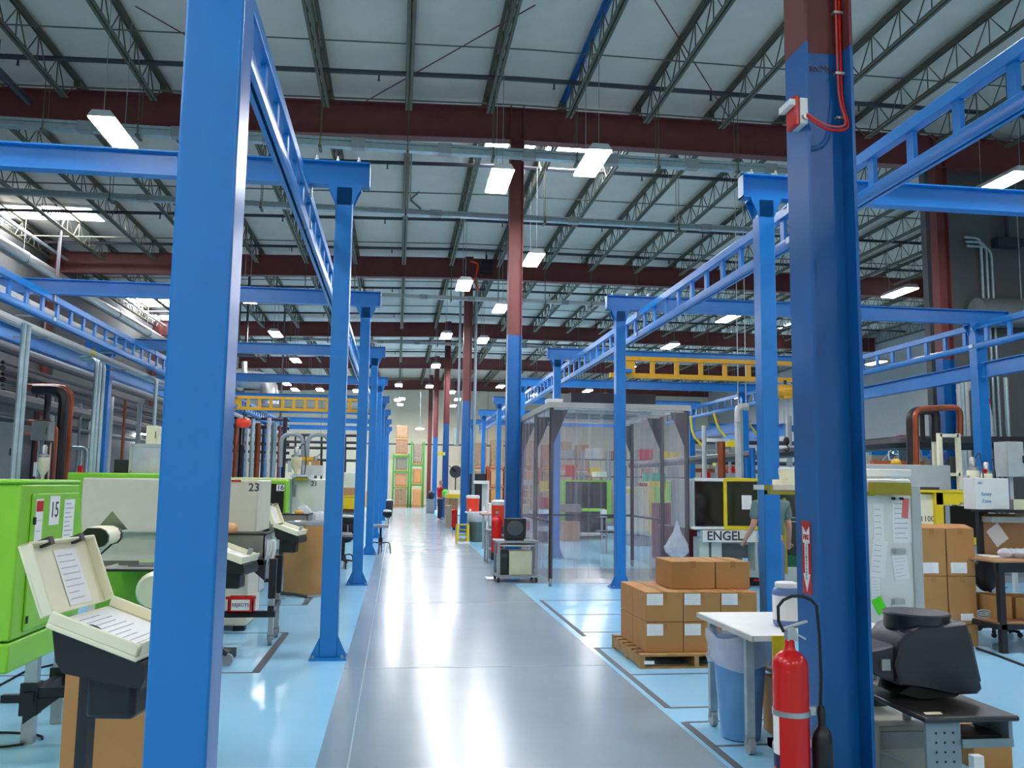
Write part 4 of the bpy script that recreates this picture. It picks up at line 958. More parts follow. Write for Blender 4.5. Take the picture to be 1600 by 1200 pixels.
# ---- computer cart and big monitor
cx0 = at(1446, 1122, 4.1).x; cz = at(1446, 1122, 4.1).z; cx1 = cx0+.5
ct = T('computer_cart', 'grey steel computer cart with black top at the lower right', 'cart', (cx0+.25, 4.4, 0))
MB().box(cx0, cx1, 4.1, 4.85, cz-.028, cz).build('top', mat('black_laminate', '2c2a2b', .35), ct, bevel=.01)
q = MB().use(GALV if False else mat('cart_grey', '7d8c93', .45, .3)); q.box(cx0+.02, cx0+.2, 4.13, 4.15, 0.03, cz-.03); q.build('leg_panel', None, ct)
q = MB().use(BLK)
for i in range(3):
    for k in range(7): q.cyl((cx0+.07+i*.045, 4.1295, cz-.08-k*.045), (cx0+.07+i*.045, 4.128, cz-.08-k*.045), .006, 8)
q.build('holes', None, ct)
MB().box(cx0+.3, cx0+.34, 4.78, 4.8, .03, cz-.03).build('rear_leg', MC['cart_grey'], ct)
MB().box(cx0+.2, cx1-.03, 4.12, 4.4, cz-.15, cz-.135).box(cx0+.2, cx1-.03, 4.115, 4.125, cz-.15, cz-.11).box(cx1-.05, cx1-.03, 4.12, 4.4, cz-.135, cz-.03).build('keyboard_tray', MC['cart_grey'], ct)
MB().box(cx0+.22, cx1-.07, 4.15, 4.35, cz-.134, cz-.1).build('keyboard', BLK, ct)
cp = T('computer_tower', 'grey beige computer case lying beside the cart leg', 'computer', (cx0-.1, 4.8, 0))
tx0 = at(1374, 1160, 4.68).x; tz = at(1400, 1134, 4.68).z
MB().box(tx0, tx0+.3, 4.68, 5.1, .02, tz).build('case', mat('pc_grey', '9a988c', .5), cp, bevel=.008)
MB().box(tx0+.01, tx0+.29, 4.67, 4.6795, tz-.12, tz-.03).build('drive_bay', mat('pc_grey2', '86847a', .5), cp)
MB().bend([(tx0-.02, 4.64, tz-.12), (tx0+.12, 4.62, tz-.18), (tx0+.2, 4.64, .03)], .009, .05, 6).build('cord', GRY, cp)
# black drawer/side behind column
tag(MB().box(at(1368, 1100, 5.15).x, at(1386, 1100, 5.15).x, 5.15, 5.5, .0, at(1375, 1086, 5.15).z).build('black_stand', BLKM), 'black perforated stand between the column and the computer cart', 'stand')
t = T('carton', 'tall brown carton behind the computer cart', 'carton', (cx1, 5.3, 0))
a, b, c, d = pr(1521, 1150, 1582, 1200, 4.88); MB().box(a, b, 4.88, 5.3, 0, at(1550, 1140, 4.88).z).build('box', CARD, t, bevel=.004)
a, b, c, d = pr(1522, 1182, 1538, 1200, 4.8); tag(MB().box(a, b, 4.8, 4.85, 0, max(.05, d)).build('paper_bag', PAPER), 'small white paper bag leaning on the carton behind the cart', 'bag')
mn = T('crt_monitor', 'large black tube monitor seen from its side on the computer cart', 'monitor', (cx0+.15, 4.5, cz))
def P2(x, y, Y): p = at(x, y, Y); return (p.x, p.z)
def shell(name, pts, ya, yb, m, par, inset=.0, ctr=None):
    cx = sum(p[0] for p in pts)/len(pts); cz_ = sum(p[1] for p in pts)/len(pts)
    n = len(pts); vs = []
    prof = [(ya, .9), (ya+.012, .97), (ya+.03, 1.0), (yb-.03, 1.0), (yb-.012, .97), (yb, .9)] if not inset else inset
    for (y, s_) in prof:
        for p in pts: vs.append((cx+(p[0]-cx)*s_, y, cz_+(p[1]-cz_)*s_))
    fs = [(i*n+k, i*n+(k+1) % n, (i+1)*n+(k+1) % n, (i+1)*n+k) for i in range(len(prof)-1) for k in range(n)]
    fs += [tuple(range(n-1, -1, -1)), tuple((len(prof)-1)*n+k for k in range(n))]
    return MB().add(vs, fs).build(name, m, par)
MON = mat('monitor_black', '29272d', .42, bump=.15, bscale=200)
Ym = 4.36
front = [P2(x, y, Ym) for x, y in [(1408, 1006), (1424, 985), (1440, 978), (1480, 977), (1512, 973), (1518, 990), (1537, 1078), (1530, 1086), (1490, 1087), (1450, 1078), (1408, 1072), (1398, 1040)]]
shell('side_shell', front, Ym, Ym+.36, MON, mn, inset=[(Ym, .93), (Ym+.01, .98), (Ym+.04, 1.0), (Ym+.26, 1.0), (Ym+.34, .95), (Ym+.36, .85)])
rear = [P2(x, y, Ym) for x, y in [(1402, 1010), (1404, 1068), (1384, 1062), (1360, 1050), (1360, 1020), (1384, 1015)]]
shell('rear_shell', rear, Ym+.03, Ym+.3, MON, mn)
n_ = 22; cxx, czz = P2(1463, 964, Ym); hw = P2(1511, 964, Ym)[0]-cxx
q = MB()
for (z_, sc_) in ((czz-.08, .97), (czz-.03, .95), (czz-.004, 1.0), (czz+.004, .96)):
    q.v += [(cxx+hw*sc_*math.cos(2*PI*k/n_), Ym+.18+.18*sc_*math.sin(2*PI*k/n_)*(1 if math.cos(2*PI*k/n_) < .2 else .92), z_) for k in range(n_)]
q.f = [[r_*n_+k, r_*n_+(k+1) % n_, (r_+1)*n_+(k+1) % n_, (r_+1)*n_+k] for r_ in range(3) for k in range(n_)]+[[3*n_+k for k in range(n_)], list(range(n_-1, -1, -1))]; q.mi = [0]*len(q.f); q.mats = [MON]
q.build('top_hood', None, mn)
base = [P2(x, y, Ym+.06) for x, y in [(1425, 1070), (1490, 1076), (1508, 1084), (1500, 1090), (1440, 1094), (1400, 1084)]]
shell('swivel_base', base, Ym+.07, Ym+.33, BLK, mn)
q = MB(); M_ = Matrix.Translation(((front[5][0]+front[6][0])/2+.004, Ym+.17, (front[4][1]+front[7][1])/2)) @ Matrix.Rotation(-.2, 4, 'Y'); q.obox((0, 0, 0), (.014, .28, .25), M_); q.build('screen', WIN, mn)
a, b, c, d = pr(1371, 1028, 1384, 1045, Ym+.06); MB().box(a, b, Ym+.015, Ym+.034, c, d).build('connector_plate', GRY, mn)
MB().bend([(rear[4][0]+.02, Ym+.2, rear[4][1]-.02), (cx0-.12, Ym+.2, cz+.02), (cx0-.14, Ym+.3, cz-.15), (cx0-.2, Ym+.4, cz-.25)], .009, .04, 6).build('cord', RUB, mn)
q = MB().box(cx0+.04, cx0+.13, 4.16, 4.2, cz+.0005, cz+.002); q.v = [(v[0]+(v[1]-4.16)*.3, v[1]+(v[0]-cx0)*.0, v[2]) for v in q.v]
tag(q.build('note', mat('note_paper', 'efe6bc', .7)), 'small cream note lying on the black cart top', 'note')
# ---- white cabinet with papers (end of a machine)
wc = T('white_cabinet', 'tall white cabinet covered with papers right of the foreground column', 'cabinet', (4.3, 7.0, 0))
Yw = 6.6; a, b, c, d = pr(1330, 752, 1428, 990, Yw)
MB().box(a, b, Yw, Yw+.5, c-.0, d+.02).build('body', WHT, wc, bevel=.015)
e0 = at(1434, 760, Yw).x; MB().box(b-.012, e0+.01, Yw-.02, Yw+.02, c, d-.03).build('corner_post', LGR, wc, bevel=.006)
MB().box(a, e0, Yw-.12, Yw+.3, c-.03, c).build('lower_ledge', STL, wc)
for x in (a+.05, e0-.08): MB().box(x, x+.05, Yw+.1, Yw+.15, 0, c-.03).build('leg', GRY, wc)
q = MB()
def pap(x, y, w_, h_, rot=0, m=PAPER, lines=6, sd=1, off=.001):
    p = at(x, y, Yw); k = Yw/F
    sheet(q, frontM(p.x, Yw-off, p.z) @ Matrix.Rotation(rot, 4, 'Z'), w_*k, h_*k, lines, m, INKL, sd)
pap(1409, 810, 34, 80, 0, sd=2, lines=9); pap(1373, 820, 18, 70, 0, sd=3); pap(1373, 873, 26, 60, -.12, sd=4, off=.003); pap(1407, 886, 26, 40, .12, sd=6, off=.003); pap(1368, 920, 14, 34, 0, sd=5)
q.build('posted_papers', None, wc)
q = MB(); pap(1414, 794, 11, 32, -.1, mat('salmon_tag', 'e8756a', .6), 0, off=.004); q.build('salmon_tag', None, wc)
q = MB(); pap(1374, 946, 18, 26, .5, mat('neon_green', '56e81a', .6), 0, off=.004); q.build('green_note', None, wc)
for (x, y) in ((1404, 861), (1403, 940)):
    q = MB(); p = at(x, y, Yw); q.box(p.x-.05, p.x+.05, Yw-.02, Yw-.005, p.z-.02, p.z+.02); q.cyl((p.x-.05, Yw-.022, p.z), (p.x-.04, Yw-.03, p.z), .016, 10); q.build('magnetic_clip', SIL, wc)
q = MB(); p = at(1394, 779, Yw)
for dx_ in (0, .07): q.cyl((p.x+dx_, Yw-.03, p.z), (p.x+dx_, Yw-.005, p.z), .012, 10)
q.build('hook', BLKM, wc)
# canopy: white slab above the cabinet and its olive bars
t = T('work_light', 'long white work light bar behind the foreground column, above papers', 'work light', at(1400, 745, 7.0))
a, b, c, d = pr(1232, 732, 1424, 744, 6.9); MB().box(a, b, 6.9, 7.1, c, d).build('housing', WHT, t, bevel=.006)
MB().box(a+.3, b-.05, 6.93, 7.07, c-.012, c-.0005).build('tube_cover', PAPER, t)
for x in (1372, 1410): pa = at(x, 745, 7.0); MB().box(pa.x-.015, pa.x+.015, 7.08, 7.11, at(x, 765, 7.0).z, c).build('bracket', GRY, t)
t = T('olive_shelf', 'olive yellow shelf bar carrying white ledge, either side of the foreground column', 'shelf', at(1300, 765, 6.8))
a, b, c, d = pr(1369, 754, 1424, 774, 6.45); MB().box(a, b, 6.45, 6.56, c, d).build('bar', mat('olive_yellow', '9a8a1e', .5), t)
a, b, c, d = pr(1204, 758, 1260, 773, 6.5); MB().box(a, at(1372, 770, 6.5).x, 6.56, 6.62, c, c+.03).box(a, a+.02, 6.5, 6.62, c, d).build('rail', MC['olive_yellow'], t)
MB().box(a+.03, b+.2, 6.63, 6.9, c+.035, d).build('ledge', WHT, t)
a2, b2, c2, d2 = pr(1219, 748, 1255, 757, 6.7); MB().box(a2, b2, 6.65, 6.85, d+.002, d+.045).build('tray', CRM, t)
tag(MB().box(a2+.06, b2, 6.68, 6.85, d+.046, d+.12).build('white_box', CRM), 'small cream box on the ledge left of the foreground column', 'box')
# carton stack 2x2 behind cabinet
for i, (xa, xb) in enumerate(((1436, 1478), (1480, 1523))):
    Yc = 8.6; a, b, c, d = pr(xa, 826, xb, 900, Yc); side = ('left', 'right')[i]
    dz = d-c
    za = c-dz-.004
    carton(a, Yc, .0, b-a, .4, za-.004, 'tall brown carton stack beside the white cabinet, bottom %s' % side)
    carton(a, Yc, za, b-a, .4, dz, 'tall brown carton stack beside the white cabinet, middle %s' % side, ((b-a)*.62, dz*.15, .14, .07))
    carton(a, Yc, c, b-a, .4, dz, 'tall brown carton stack beside the white cabinet, top %s, blue marked label' % side, ((b-a)*.4, dz*.17, .18, .11))
    MB().prism([(a, Yc, d+.001), (b, Yc, d+.001), (b-.03, Yc+.1, d+.04), (a+.05, Yc+.1, d+.045)], (0, .1, -.0)).build('flap', CARD, COL.objects[-1].parent if COL.objects[-1].parent else None)
# ---- injection machine 1100B (yellow and cream)
t = T('moulding_machine', 'cream and yellow machine lettered 1100B behind the carton stack', 'machine', at(1490, 850, 10.5))
Yn = 10.6; a, b, c, d = pr(1400, 771, 1470, 860, Yn); h = MB().box(a, b, Yn, Yn+1, .2, d).build('housing', CRM, t, bevel=.02)
p = at(1452, 811, Yn); MB().text('1100B', frontM(p.x, Yn-.002, p.z), .1).build('lettering', INK, h)
a, b, c, d = pr(1462, 768, 1540, 860, Yn-.05)
q = MB(); pb(q, 1440, 766, 1545, 770, Yn-.06, .3); pb(q, 1463, 769, 1476, 900, Yn-.05, .3); pb(q, 1463, 769, 1545, 789, Yn-.05, .3); pb(q, 1518, 840, 1545, 851, Yn-.05, .3); q.build('yellow_frame', YEL, t)
q = MB(); pb(q, 1478, 791, 1545, 842, Yn-.02, .2); q.build('window', WIN, t)
q = MB(); pb(q, 1478, 791, 1485, 842, Yn-.04, .02); q.build('window_trim', GRY, t)
q = MB(); pb(q, 1500, 785, 1513, 788, Yn-.06, .005); q.build('badge', GRY, t)
q = MB(); pb(q, 1436, 761, 1468, 766, Yn, .3); q.build('top_tray', DGR, t)
q = MB(); pb(q, 1518, 852, 1545, 905, Yn+.05, .3, z0=0); q.build('lower_panel', LGR, t)
# ---- right workbench
wb = T('workbench', 'black framed workbench with tan back panel at the right edge', 'workbench', (6.4, 8.3, 0))
Yb = 8.2; a, b, c, d = pr(1540, 876, 1640, 890, Yb)
MB().box(a+.1, b+.5, Yb, Yb+.8, d-.02, d).build('worktop', CARDD, wb)
MB().box(a+.12, b+.5, Yb+.02, Yb+.05, d-.12, d-.021).build('apron', BLKM, wb)
for (x, y) in ((at(1568, 950, Yb).x, Yb+.03), (at(1568, 950, Yb).x, Yb+.7), (b+.4, Yb+.03)): MB().box(x-.03, x+.03, y-.03, y+.03, 0, d-.02).build('leg', BLKM, wb)
z3 = at(1568, 976, Yb).z; MB().box(a+.1, b+.5, Yb-.0, Yb+.75, z3-.05, z3).build('lower_shelf', BLKM, wb); MB().box(a+.12, b+.5, Yb+.02, Yb+.7, z3+.001, z3+.015).build('shelf_board', CARDD, wb)
a2, b2, c2, d2 = pr(1531, 800, 1640, 876, Yb+.7)
MB().box(a2-.03, a2+.02, Yb+.66, Yb+.72, d, d2).build('upright', BLKM, wb); MB().box(b2+.3, b2+.36, Yb+.66, Yb+.72, d, d2).build('upright', BLKM, wb)
MB().box(a2+.02, b2+.3, Yb+.68, Yb+.70, d+.0, d2-.02).build('back_panel', CARDD, wb)
MB().box(a2-.06, b2+.4, Yb+.35, Yb+.75, d2, d2+.03).build('top_shelf', BLKM, wb)
a3, b3, c3, d3 = pr(1540, 807, 1595, 816, Yb+.6); MB().box(a3, b3, Yb+.5, Yb+.66, c3, d3).build('task_light', LGR, wb)
p = at(1560, 836, Yb+.66); q = MB(); sheet(q, frontM(p.x, Yb+.677, p.z) @ Matrix.Rotation(.62, 4, 'Z'), .17, .21, 0); q.build('pinned_sheet', None, wb)
t = T('whiteboard_box', 'white board with faint blue writing standing on the workbench top shelf', 'whiteboard', at(1550, 800, Yb+.5))
a, b, c, d_ = pr(1524, 749, 1577, 798, Yb+.4); MB().box(a, b, Yb+.4, Yb+.6, d2+.031, d2+.031+(d_-c)).build('board', WHT, t, bevel=.006)
q = MB().use(mat('blue_marker', '5b8fd0', .6)); p = at(1541, 772, Yb+.4); q.text('Safety', frontM(p.x, Yb+.398, p.z), .05); q.text('Zone', frontM(p.x, Yb+.398, p.z-.075), .05); p = at(1531, 755, Yb+.4); q.text('30%', frontM(p.x, Yb+.398, p.z), .03); q.build('writing', None, t)
MB().box(b+.0005, b+.012, Yb+.4, Yb+.6, d2+.031, d2+.03+(d_-c)).build('purple_edge', mat('violet_grey', '6f6488', .5), t)
t = T('small_bin', 'cream box at the right end of the workbench top shelf', 'box', at(1592, 795, Yb+.5)); a, b, c, d_ = pr(1584, 783, 1610, 799, Yb+.45); MB().box(a, b, Yb+.45, Yb+.6, d2+.031, d2+.031+d_-c).build('bin', mat('pale_green_cream', 'e8e8c4', .5), t)
q = MB(); rn = random.Random(9)
for k in range(6): p = at(1574+k*6, 868+rn.random()*5, Yb+.3); q.ell((p.x, Yb+.3+rn.random()*.1, d+.05), (.07, .08, .05), 10, 6)
tag(q.build('plastic_bag', BAG), 'clear plastic bag of parts on the tan workbench top', 'bag')
q = MB(); a, b, c, d_ = pr(1562, 874, 1590, 877, Yb+.2); q.box(a, b, Yb+.35, Yb+.65, d+.001, d+.012); tag(q.build('paper_stack', PAPER), 'white papers lying on the left end of the workbench', 'papers')
for (x0_, x1_, y0_, l) in ((1552, 1582, 934, 'left carton on the workbench lower shelf'), (1588, 1640, 936, 'right carton on the workbench lower shelf with white label')):
    a, b, c, d_ = pr(x0_, y0_, x1_, 976, Yb+.25); carton(a, Yb+.25, z3+.016, b-a, .35, d_-z3, l, ((b-a)*.5, .09, .1, .09) if x0_ > 1570 else None)
q = MB()
p = at(1545, 966, Yb+.05)
for k in range(3): q.tube([Vector((p.x-.03+.07*math.cos(a), Yb+.08, z3+.075+k*.02+.018*math.sin(a))) for a in [i*.45 for i in range(15)]], .006, 5)
tag(q.build('wire_coil', SIL), 'shiny wire coil on the workbench lower shelf', 'wire')
t = T('office_chair', 'black task chair at the left end of the right workbench', 'chair', (6.5, 9.25, 0))
p = at(1536, 898, 9.25)
q = MB(); q.ell((p.x, 9.2, p.z+.02), (.16, .05, .2), 18, 12); q.build('backrest', BLK, t)
q = MB().bend([(p.x+.05, 9.25, p.z-.1), (p.x+.12, 9.28, p.z-.25), (p.x+.1, 9.45, p.z-.3)], .02, .08, 8); q.build('back_support', BLKM, t)
MB().lathe([(.03, p.z-.36), (.2, p.z-.35), (.22, p.z-.31), (.2, p.z-.27), (.03, p.z-.26)], (p.x+.12, 9.27, 0), 24).build('seat', BLK, t)
q = MB().cyl((p.x+.12, 9.27, .1), (p.x+.12, 9.27, p.z-.35), .028, 10)
for k in range(5): a_ = k*2*PI/5+.3; q.bar((p.x+.12, 9.27, .1), (p.x+.12+.26*math.cos(a_), 9.27+.26*math.sin(a_), .06), .04, .03); q.ell((p.x+.12+.26*math.cos(a_), 9.27+.26*math.sin(a_), .03), (.03, .03, .03), 8, 6)
q.build('base', BLKM, t)
tag(MB().bend([gp(1526, 1013, .01), gp(1553, 1022, .01), gp(1600, 1040, .01), gp(1660, 1060, .01)], .012, .1, 6).build('cable', RUB), 'thin black cable on the blue floor before the right workbench', 'cable')
# ============================================================ RIGHT, middle distance
# machine lettered ENGEL
en = T('moulding_machine', 'machine with two dark windows, one yellow framed, lettered ENGEL', 'machine', (6, 15, 0))
Ye = 14.0
def EB(name, x0, y0, x1, y1, Y, dep, m, par=None, z0=None, bevel=0):
    q = MB(); pb(q, x0, y0, x1, y1, Y, dep, z0=z0); return q.build(name, m, par, bevel)
MINT = mat('pale_mint_enamel', 'c2cfc8', .4)
EB('housing', 1083, 749, 1216, 828, Ye, 1.2, MINT, en, bevel=.015)
EB('top_rim', 1086, 747, 1135, 752, Ye-.06, .1, WHT, en)
EB('window', 1086, 753, 1133, 822, Ye-.03, .02, WIN, en)
EB('window_rim', 1080, 823, 1133, 827, Ye-.06, .06, WHT, en)
q = MB(); pb(q, 1133, 747, 1187, 752, Ye-.06, .05); pb(q, 1133, 822, 1187, 828, Ye-.06, .05); pb(q, 1131, 747, 1136, 828, Ye-.062, .05); pb(q, 1185, 747, 1200, 828, Ye-.061, .05); q.build('yellow_frame', YEL, en)
EB('window', 1137, 753, 1184, 821, Ye-.03, .02, mat('window_olive', '23251d', .1), en)
p = at(1168, 785, Ye-.07); q = MB(); sheet(q, frontM(p.x, Ye-.035, p.z), .17, .23, 7, seed=2); q.build('posted_sheet', None, en)
EB('nameplate', 1098, 829, 1182, 847, Ye-.08, .1, WHT, en)
p = at(1133, 838, Ye-.085); MB().text('ENGEL', frontM(p.x, Ye-.083, p.z), .205, .004).build('lettering', INK, en)
for (x0_, x1_) in ((1093, 1108), (1112, 1128), (1180, 1190), (1204, 1214)): EB('base_post', x0_, 840, x1_, 905, Ye+.02, .3, MINT, en, z0=.12)
EB('base_rail', 1160, 892, 1216, 902, Ye-.05, .6, MINT, en, z0=.14)
EB('machine_bed', 1128, 850, 1180, 872, Ye+.4, .6, GRY, en)
EB('machine_bed', 1126, 872, 1160, 890, Ye+.3, .6, mat('bed_tan', 'a39c86', .5), en)
EB('base_foot', 1162, 903, 1214, 910, Ye, .5, BLKM, en, z0=.0)
EB('red_strip', 1178, 905, 1200, 908, Ye-.012, .01, RED, en)
t = T('moulding_machine', 'dark machinery with green base between the second right post and column', 'machine', (7, 14.5, 0))
EB('housing', 1244, 760, 1300, 880, 13.6, 1.0, mat('dark_machine', '3a4038', .5), t, z0=.3)
EB('green_base', 1220, 872, 1290, 888, 13.2, .6, mat('deep_green', '0d5a48', .4), t, z0=.3)
EB('bed', 1218, 888, 1300, 896, 13.0, .5, LGR, t, z0=.2)
EB('yellow_post', 1225, 778, 1229, 850, 12.9, .05, MC['olive_yellow'], t, z0=.3)
for y in (808, 814): EB('rod', 1216, y, 1244, y+2, 13.3, .04, GRY, t)
# ---- curtain booth
EX0, EX1, EY0, EY1, EZ = 2.46, 4.72, 13.99, 17.4, 2.84
bo = T('curtain_booth', 'clear strip curtain booth on black wheeled posts, right of the second column', 'curtain booth', ((EX0+EX1)/2, (EY0+EY1)/2, 0))
q = MB(); q.box(EX0-.06, EX1+.06, EY0-.06, EY0+.04, EZ, EZ+.09); q.box(EX0-.06, EX1+.06, EY1-.04, EY1+.06, EZ, EZ+.09); q.box(EX0-.06, EX0+.04, EY0+.04, EY1-.04, EZ, EZ+.09); q.box(EX1-.04, EX1+.06, EY0+.04, EY1-.04, EZ, EZ+.09); q.build('top_frame', mat('booth_grey', 'b9b5ae', .5), bo)
for k in range(5): y = EY0+.4+k*.68; MB().box(EX0, EX1, y, y+.05, EZ+.01, EZ+.06).build('crossbar', GALV, bo)
MB().box(EX0+.5, EX1-.25, EY0+.9, EY1-.6, EZ+.095, EZ+.36).build('filter_unit', BLKM, bo)
MB().box(EX0+.02, EX0+.28, EY0+.5, EY0+.8, EZ+.092, EZ+.2).build('junction_box', WHT, bo)
for (x, y, sx) in ((EX0, EY0, 1), (EX1, EY0, -1), (EX0, EY1, 1), (EX1, EY1, -1), (EX1, 15.35, -1), (EX0, 15.6, 1)):
    p_ = MB().box(x-.03, x+.03, y-.03, y+.03, .12, EZ).build('post', BLKM, bo)
    q = MB(); q.prism([(x+sx*.03, y-.005, EZ-.03), (x+sx*.27, y-.005, EZ-.03), (x+sx*.03, y-.005, EZ-.6)], (0, .01, 0)); q.build('corner_gusset', BLKM, bo)
    MB().cyl((x-.02, y, .06), (x+.02, y, .06), .06, 16).box(x-.035, x+.035, y-.012, y+.012, .06, .13).build('caster', GRY, p_)
MB().box(EX1-.02, EX1+.02, 15.35, EY1, .98, 1.02).box(EX0, EX1, EY1-.02, EY1+.02, .98, 1.02).box(EX0-.01, EX0+.03, EY0, EY1, .98, 1.02).build('mid_rail', BLKM, bo)
def strip(x, y, ax, i):
    q = MB(); n = 12; vs = []; rn = random.Random(i)
    ph = rn.random()*6; am = .012+.012*rn.random(); sk = (rn.random()-.5)*.05
    rows = [(EZ-.02, 0), (1.9, .4), (1.0, .8), (.12, 1)]
    for (z, k) in rows:
        for j in range(n+1):
            u = (j/n-.5)*.24; w_ = am*math.sin(u*42+ph+k)*(.5+k*.5)
            u2 = u+sk*k
            vs.append((x+u2, y+w_, z) if ax == 0 else (x+w_, y+u2, z))
    fs = [(r_*(n+1)+j, r_*(n+1)+j+1, (r_+1)*(n+1)+j+1, (r_+1)*(n+1)+j) for r_ in range(len(rows)-1) for j in range(n)]
    q.add(vs, fs); q.build('curtain_strip', PVC, bo)
k = 0
for i in range(11): strip(EX0+.1+i*.205, EY0-.045-(i % 2)*.012, 0, k); k += 1
for i in range(17): strip(EX0-.045-(i % 2)*.012, EY0+.12+i*.21, 1, k); k += 1
for i in range(17): strip(EX1+.045+(i % 2)*.012, EY0+.12+i*.21, 1, k); k += 1
for i in range(6): strip(EX0+.1+i*.205, EY1+.045+(i % 2)*.012, 0, k); k += 1
q = MB(); p = at(1058, 848, 13.8); n_ = 22; rn = random.Random(21); vs = []
prof = [(.01, .34), (.03, .26), (.07, .14), (.13, .03), (.18, -.06), (.17, -.13), (.11, -.2), (.03, -.23)]
for (r, z) in prof:
    for k_ in range(n_): a = 2*PI*k_/n_; rr = r*(1+.16*math.sin(a*5+z*20)+.12*rn.random()); vs.append((p.x+rr*math.cos(a), p.y+rr*.5*math.sin(a), p.z+z+.02*math.sin(3*a)))
q.add(vs, [(i*n_+k_, i*n_+(k_+1) % n_, (i+1)*n_+(k_+1) % n_, (i+1)*n_+k_) for i in range(len(prof)-1) for k_ in range(n_)])
tag(q.build('plastic_bag', BAG, smooth=False), 'clear plastic bag tied to the right front post of the curtain booth', 'bag')
EB('red_cabinet', 1042, 822, 1090, 880, 16.0, .6, mat('dark_red', '6b1420', .4), None, z0=.02, bevel=.02)['label'] = 'dark red cabinet behind the curtain booth right post'; COL.objects[-1]['category'] = 'cabinet'
EB('red_cabinet', 1030, 786, 1062, 868, 18.6, .6, MC['dark_red'], None, z0=.02, bevel=.02)['label'] = 'taller dark red cabinet seen through the booth side curtain'; COL.objects[-1]['category'] = 'cabinet'
# things seen through the booth
t = T('moulding_machine', 'green machine with dark windows seen through the curtain booth', 'machine', at(910, 830, 26))
EB('housing', 872, 750, 955, 838, 26, 1.5, GRN, t, z0=.5); EB('window', 884, 753, 948, 832, 25.95, .04, WIN, t); EB('tray', 870, 788, 908, 800, 25.2, .6, STL, t)
EB('base', 878, 838, 950, 842, 26.1, 1.2, BLKM, t, z0=.05)
q = MB(); pb(q, 906, 795, 945, 799, 25.3, .5); q.build('green_conveyor', GRN, t)
EB('carton', 880, 815, 906, 843, 24.8, .5, CARDD, None, z0=.0)['label'] = 'brown carton on the floor seen through the front booth curtain'; COL.objects[-1]['category'] = 'carton'
t = T('moulding_machine', 'beige and yellow machine seen through the right of the curtain booth', 'machine', at(1000, 830, 23))
EB('housing', 985, 760, 1022, 838, 23, 1.2, BEI, t, z0=.4); q = MB(); pb(q, 975, 764, 993, 770, 22.9, .2); pb(q, 1015, 752, 1042, 760, 22.9, .2); pb(q, 1015, 760, 1022, 835, 22.9, .2); pb(q, 1034, 752, 1040, 830, 22.9, .2); q.build('yellow_frame', YEL, t); EB('base', 985, 838, 1030, 850, 23.1, .8, GRY, t, z0=0)
EB('green_panel', 1008, 739, 1040, 752, 23.5, .3, mat('teal_green', '3aa78c', .4), t)
t = T('moulding_machine', 'tan machine with white hood above, seen through the booth centre', 'machine', at(960, 800, 28)); EB('housing', 948, 765, 985, 842, 28, 1.3, mat('bed_tan', 'a39c86', .5), t, z0=.3); EB('hood', 931, 737, 948, 745, 26.4, .5, WHT, t); EB('column_stand', 938, 745, 942, 765, 26.5, .1, GRY, t)
t = T('small_cart', 'small wheeled cart with white card inside the booth view', 'cart', at(945, 855, 20.5)); EB('tray', 938, 806, 962, 810, 20.5, .5, BLKM, t)
for x in (940, 947, 960): EB('leg', x, 806, x+2, 852, 20.5, .05, GRY, t, z0=.0)
EB('card', 938, 796, 948, 808, 20.45, .01, PAPER, t)
EB('shelf', 938, 830, 962, 833, 20.5, .5, BLKM, t)
# white wire shelving behind the booth
t = T('wire_shelving', 'white wire cage shelving behind the small television', 'shelving', at(824, 840, 19.8))
a, b, c, d = pr(811, 751, 833, 850, 19.8)
for x in (a, b):
    for y in (19.8, 20.5): MB().box(x-.02, x+.02, y-.02, y+.02, 0, d).build('post', WHT, t)
for k in range(5): z = .15+k*(d-.2)/4; MB().box(a, b, 19.8, 20.5, z, z+.025).build('shelf', LGR, t)
MB().box(a, b, 19.78, 20.5, d-.1, d+.02).build('header', WHT, t)
for k in range(3): MB().box(a+.05, b-.05, 19.95, 20.4, .19+k*.37, .4+k*.37).build('stored_box', [CARDD, RED, CRM][k], t)
t = T('storage_rack', 'steel rack with mixed coloured goods seen through the booth left curtain', 'rack', at(850, 840, 21)); a, b, c, d = pr(840, 757, 862, 850, 21)
for x in (a, b): MB().box(x-.02, x+.02, 21, 21.05, 0, d).build('post', GRY, t)
for k in range(4): z = .2+k*.4; MB().box(a, b, 21, 21.5, z, z+.03).build('shelf', GRY, t); MB().box(a+.08, b-.08, 21.06, 21.4, z+.031, z+.28).build('goods', [DGR, mat('blue_goods', '2b3f86', .5), RED, YEL][k], t)
# ---- television cart
tv = T('equipment_cart', 'grey wheeled cart carrying the small television at the aisle edge', 'cart', (2.05, 14.75, 0))
Yt = 14.5; a, b, c, d = pr(779, 845, 838, 903, Yt); d = at(808, 845, Yt).z; c = .1
for (x, y) in ((a, Yt), (b, Yt), (a, Yt+.5), (b, Yt+.5)): lg = MB().box(x-.02, x+.02, y-.02, y+.02, .08, d-.03).build('leg', GRY, tv); MB().cyl((x-.018, y, .04), (x+.018, y, .04), .04, 12).build('caster', RUB, lg)
MB().box(a-.05, b+.03, Yt-.04, Yt+.54, d-.03, d).build('top', GRY, tv)
MB().box(a-.03, b+.03, Yt-.03, Yt+.53, .085, .115).build('bottom_shelf', GRY, tv)
MB().box(a+.02, b-.02, Yt+.02, Yt+.5, d-.09, d-.07).build('drawer_shelf', CRM, tv)
t = T('computer_tower', 'beige computer case on the lower shelf of the television cart', 'computer', (2.2, 14.8, .12)); a2 = at(796, 885, Yt).x; b2 = at(832, 885, Yt).x
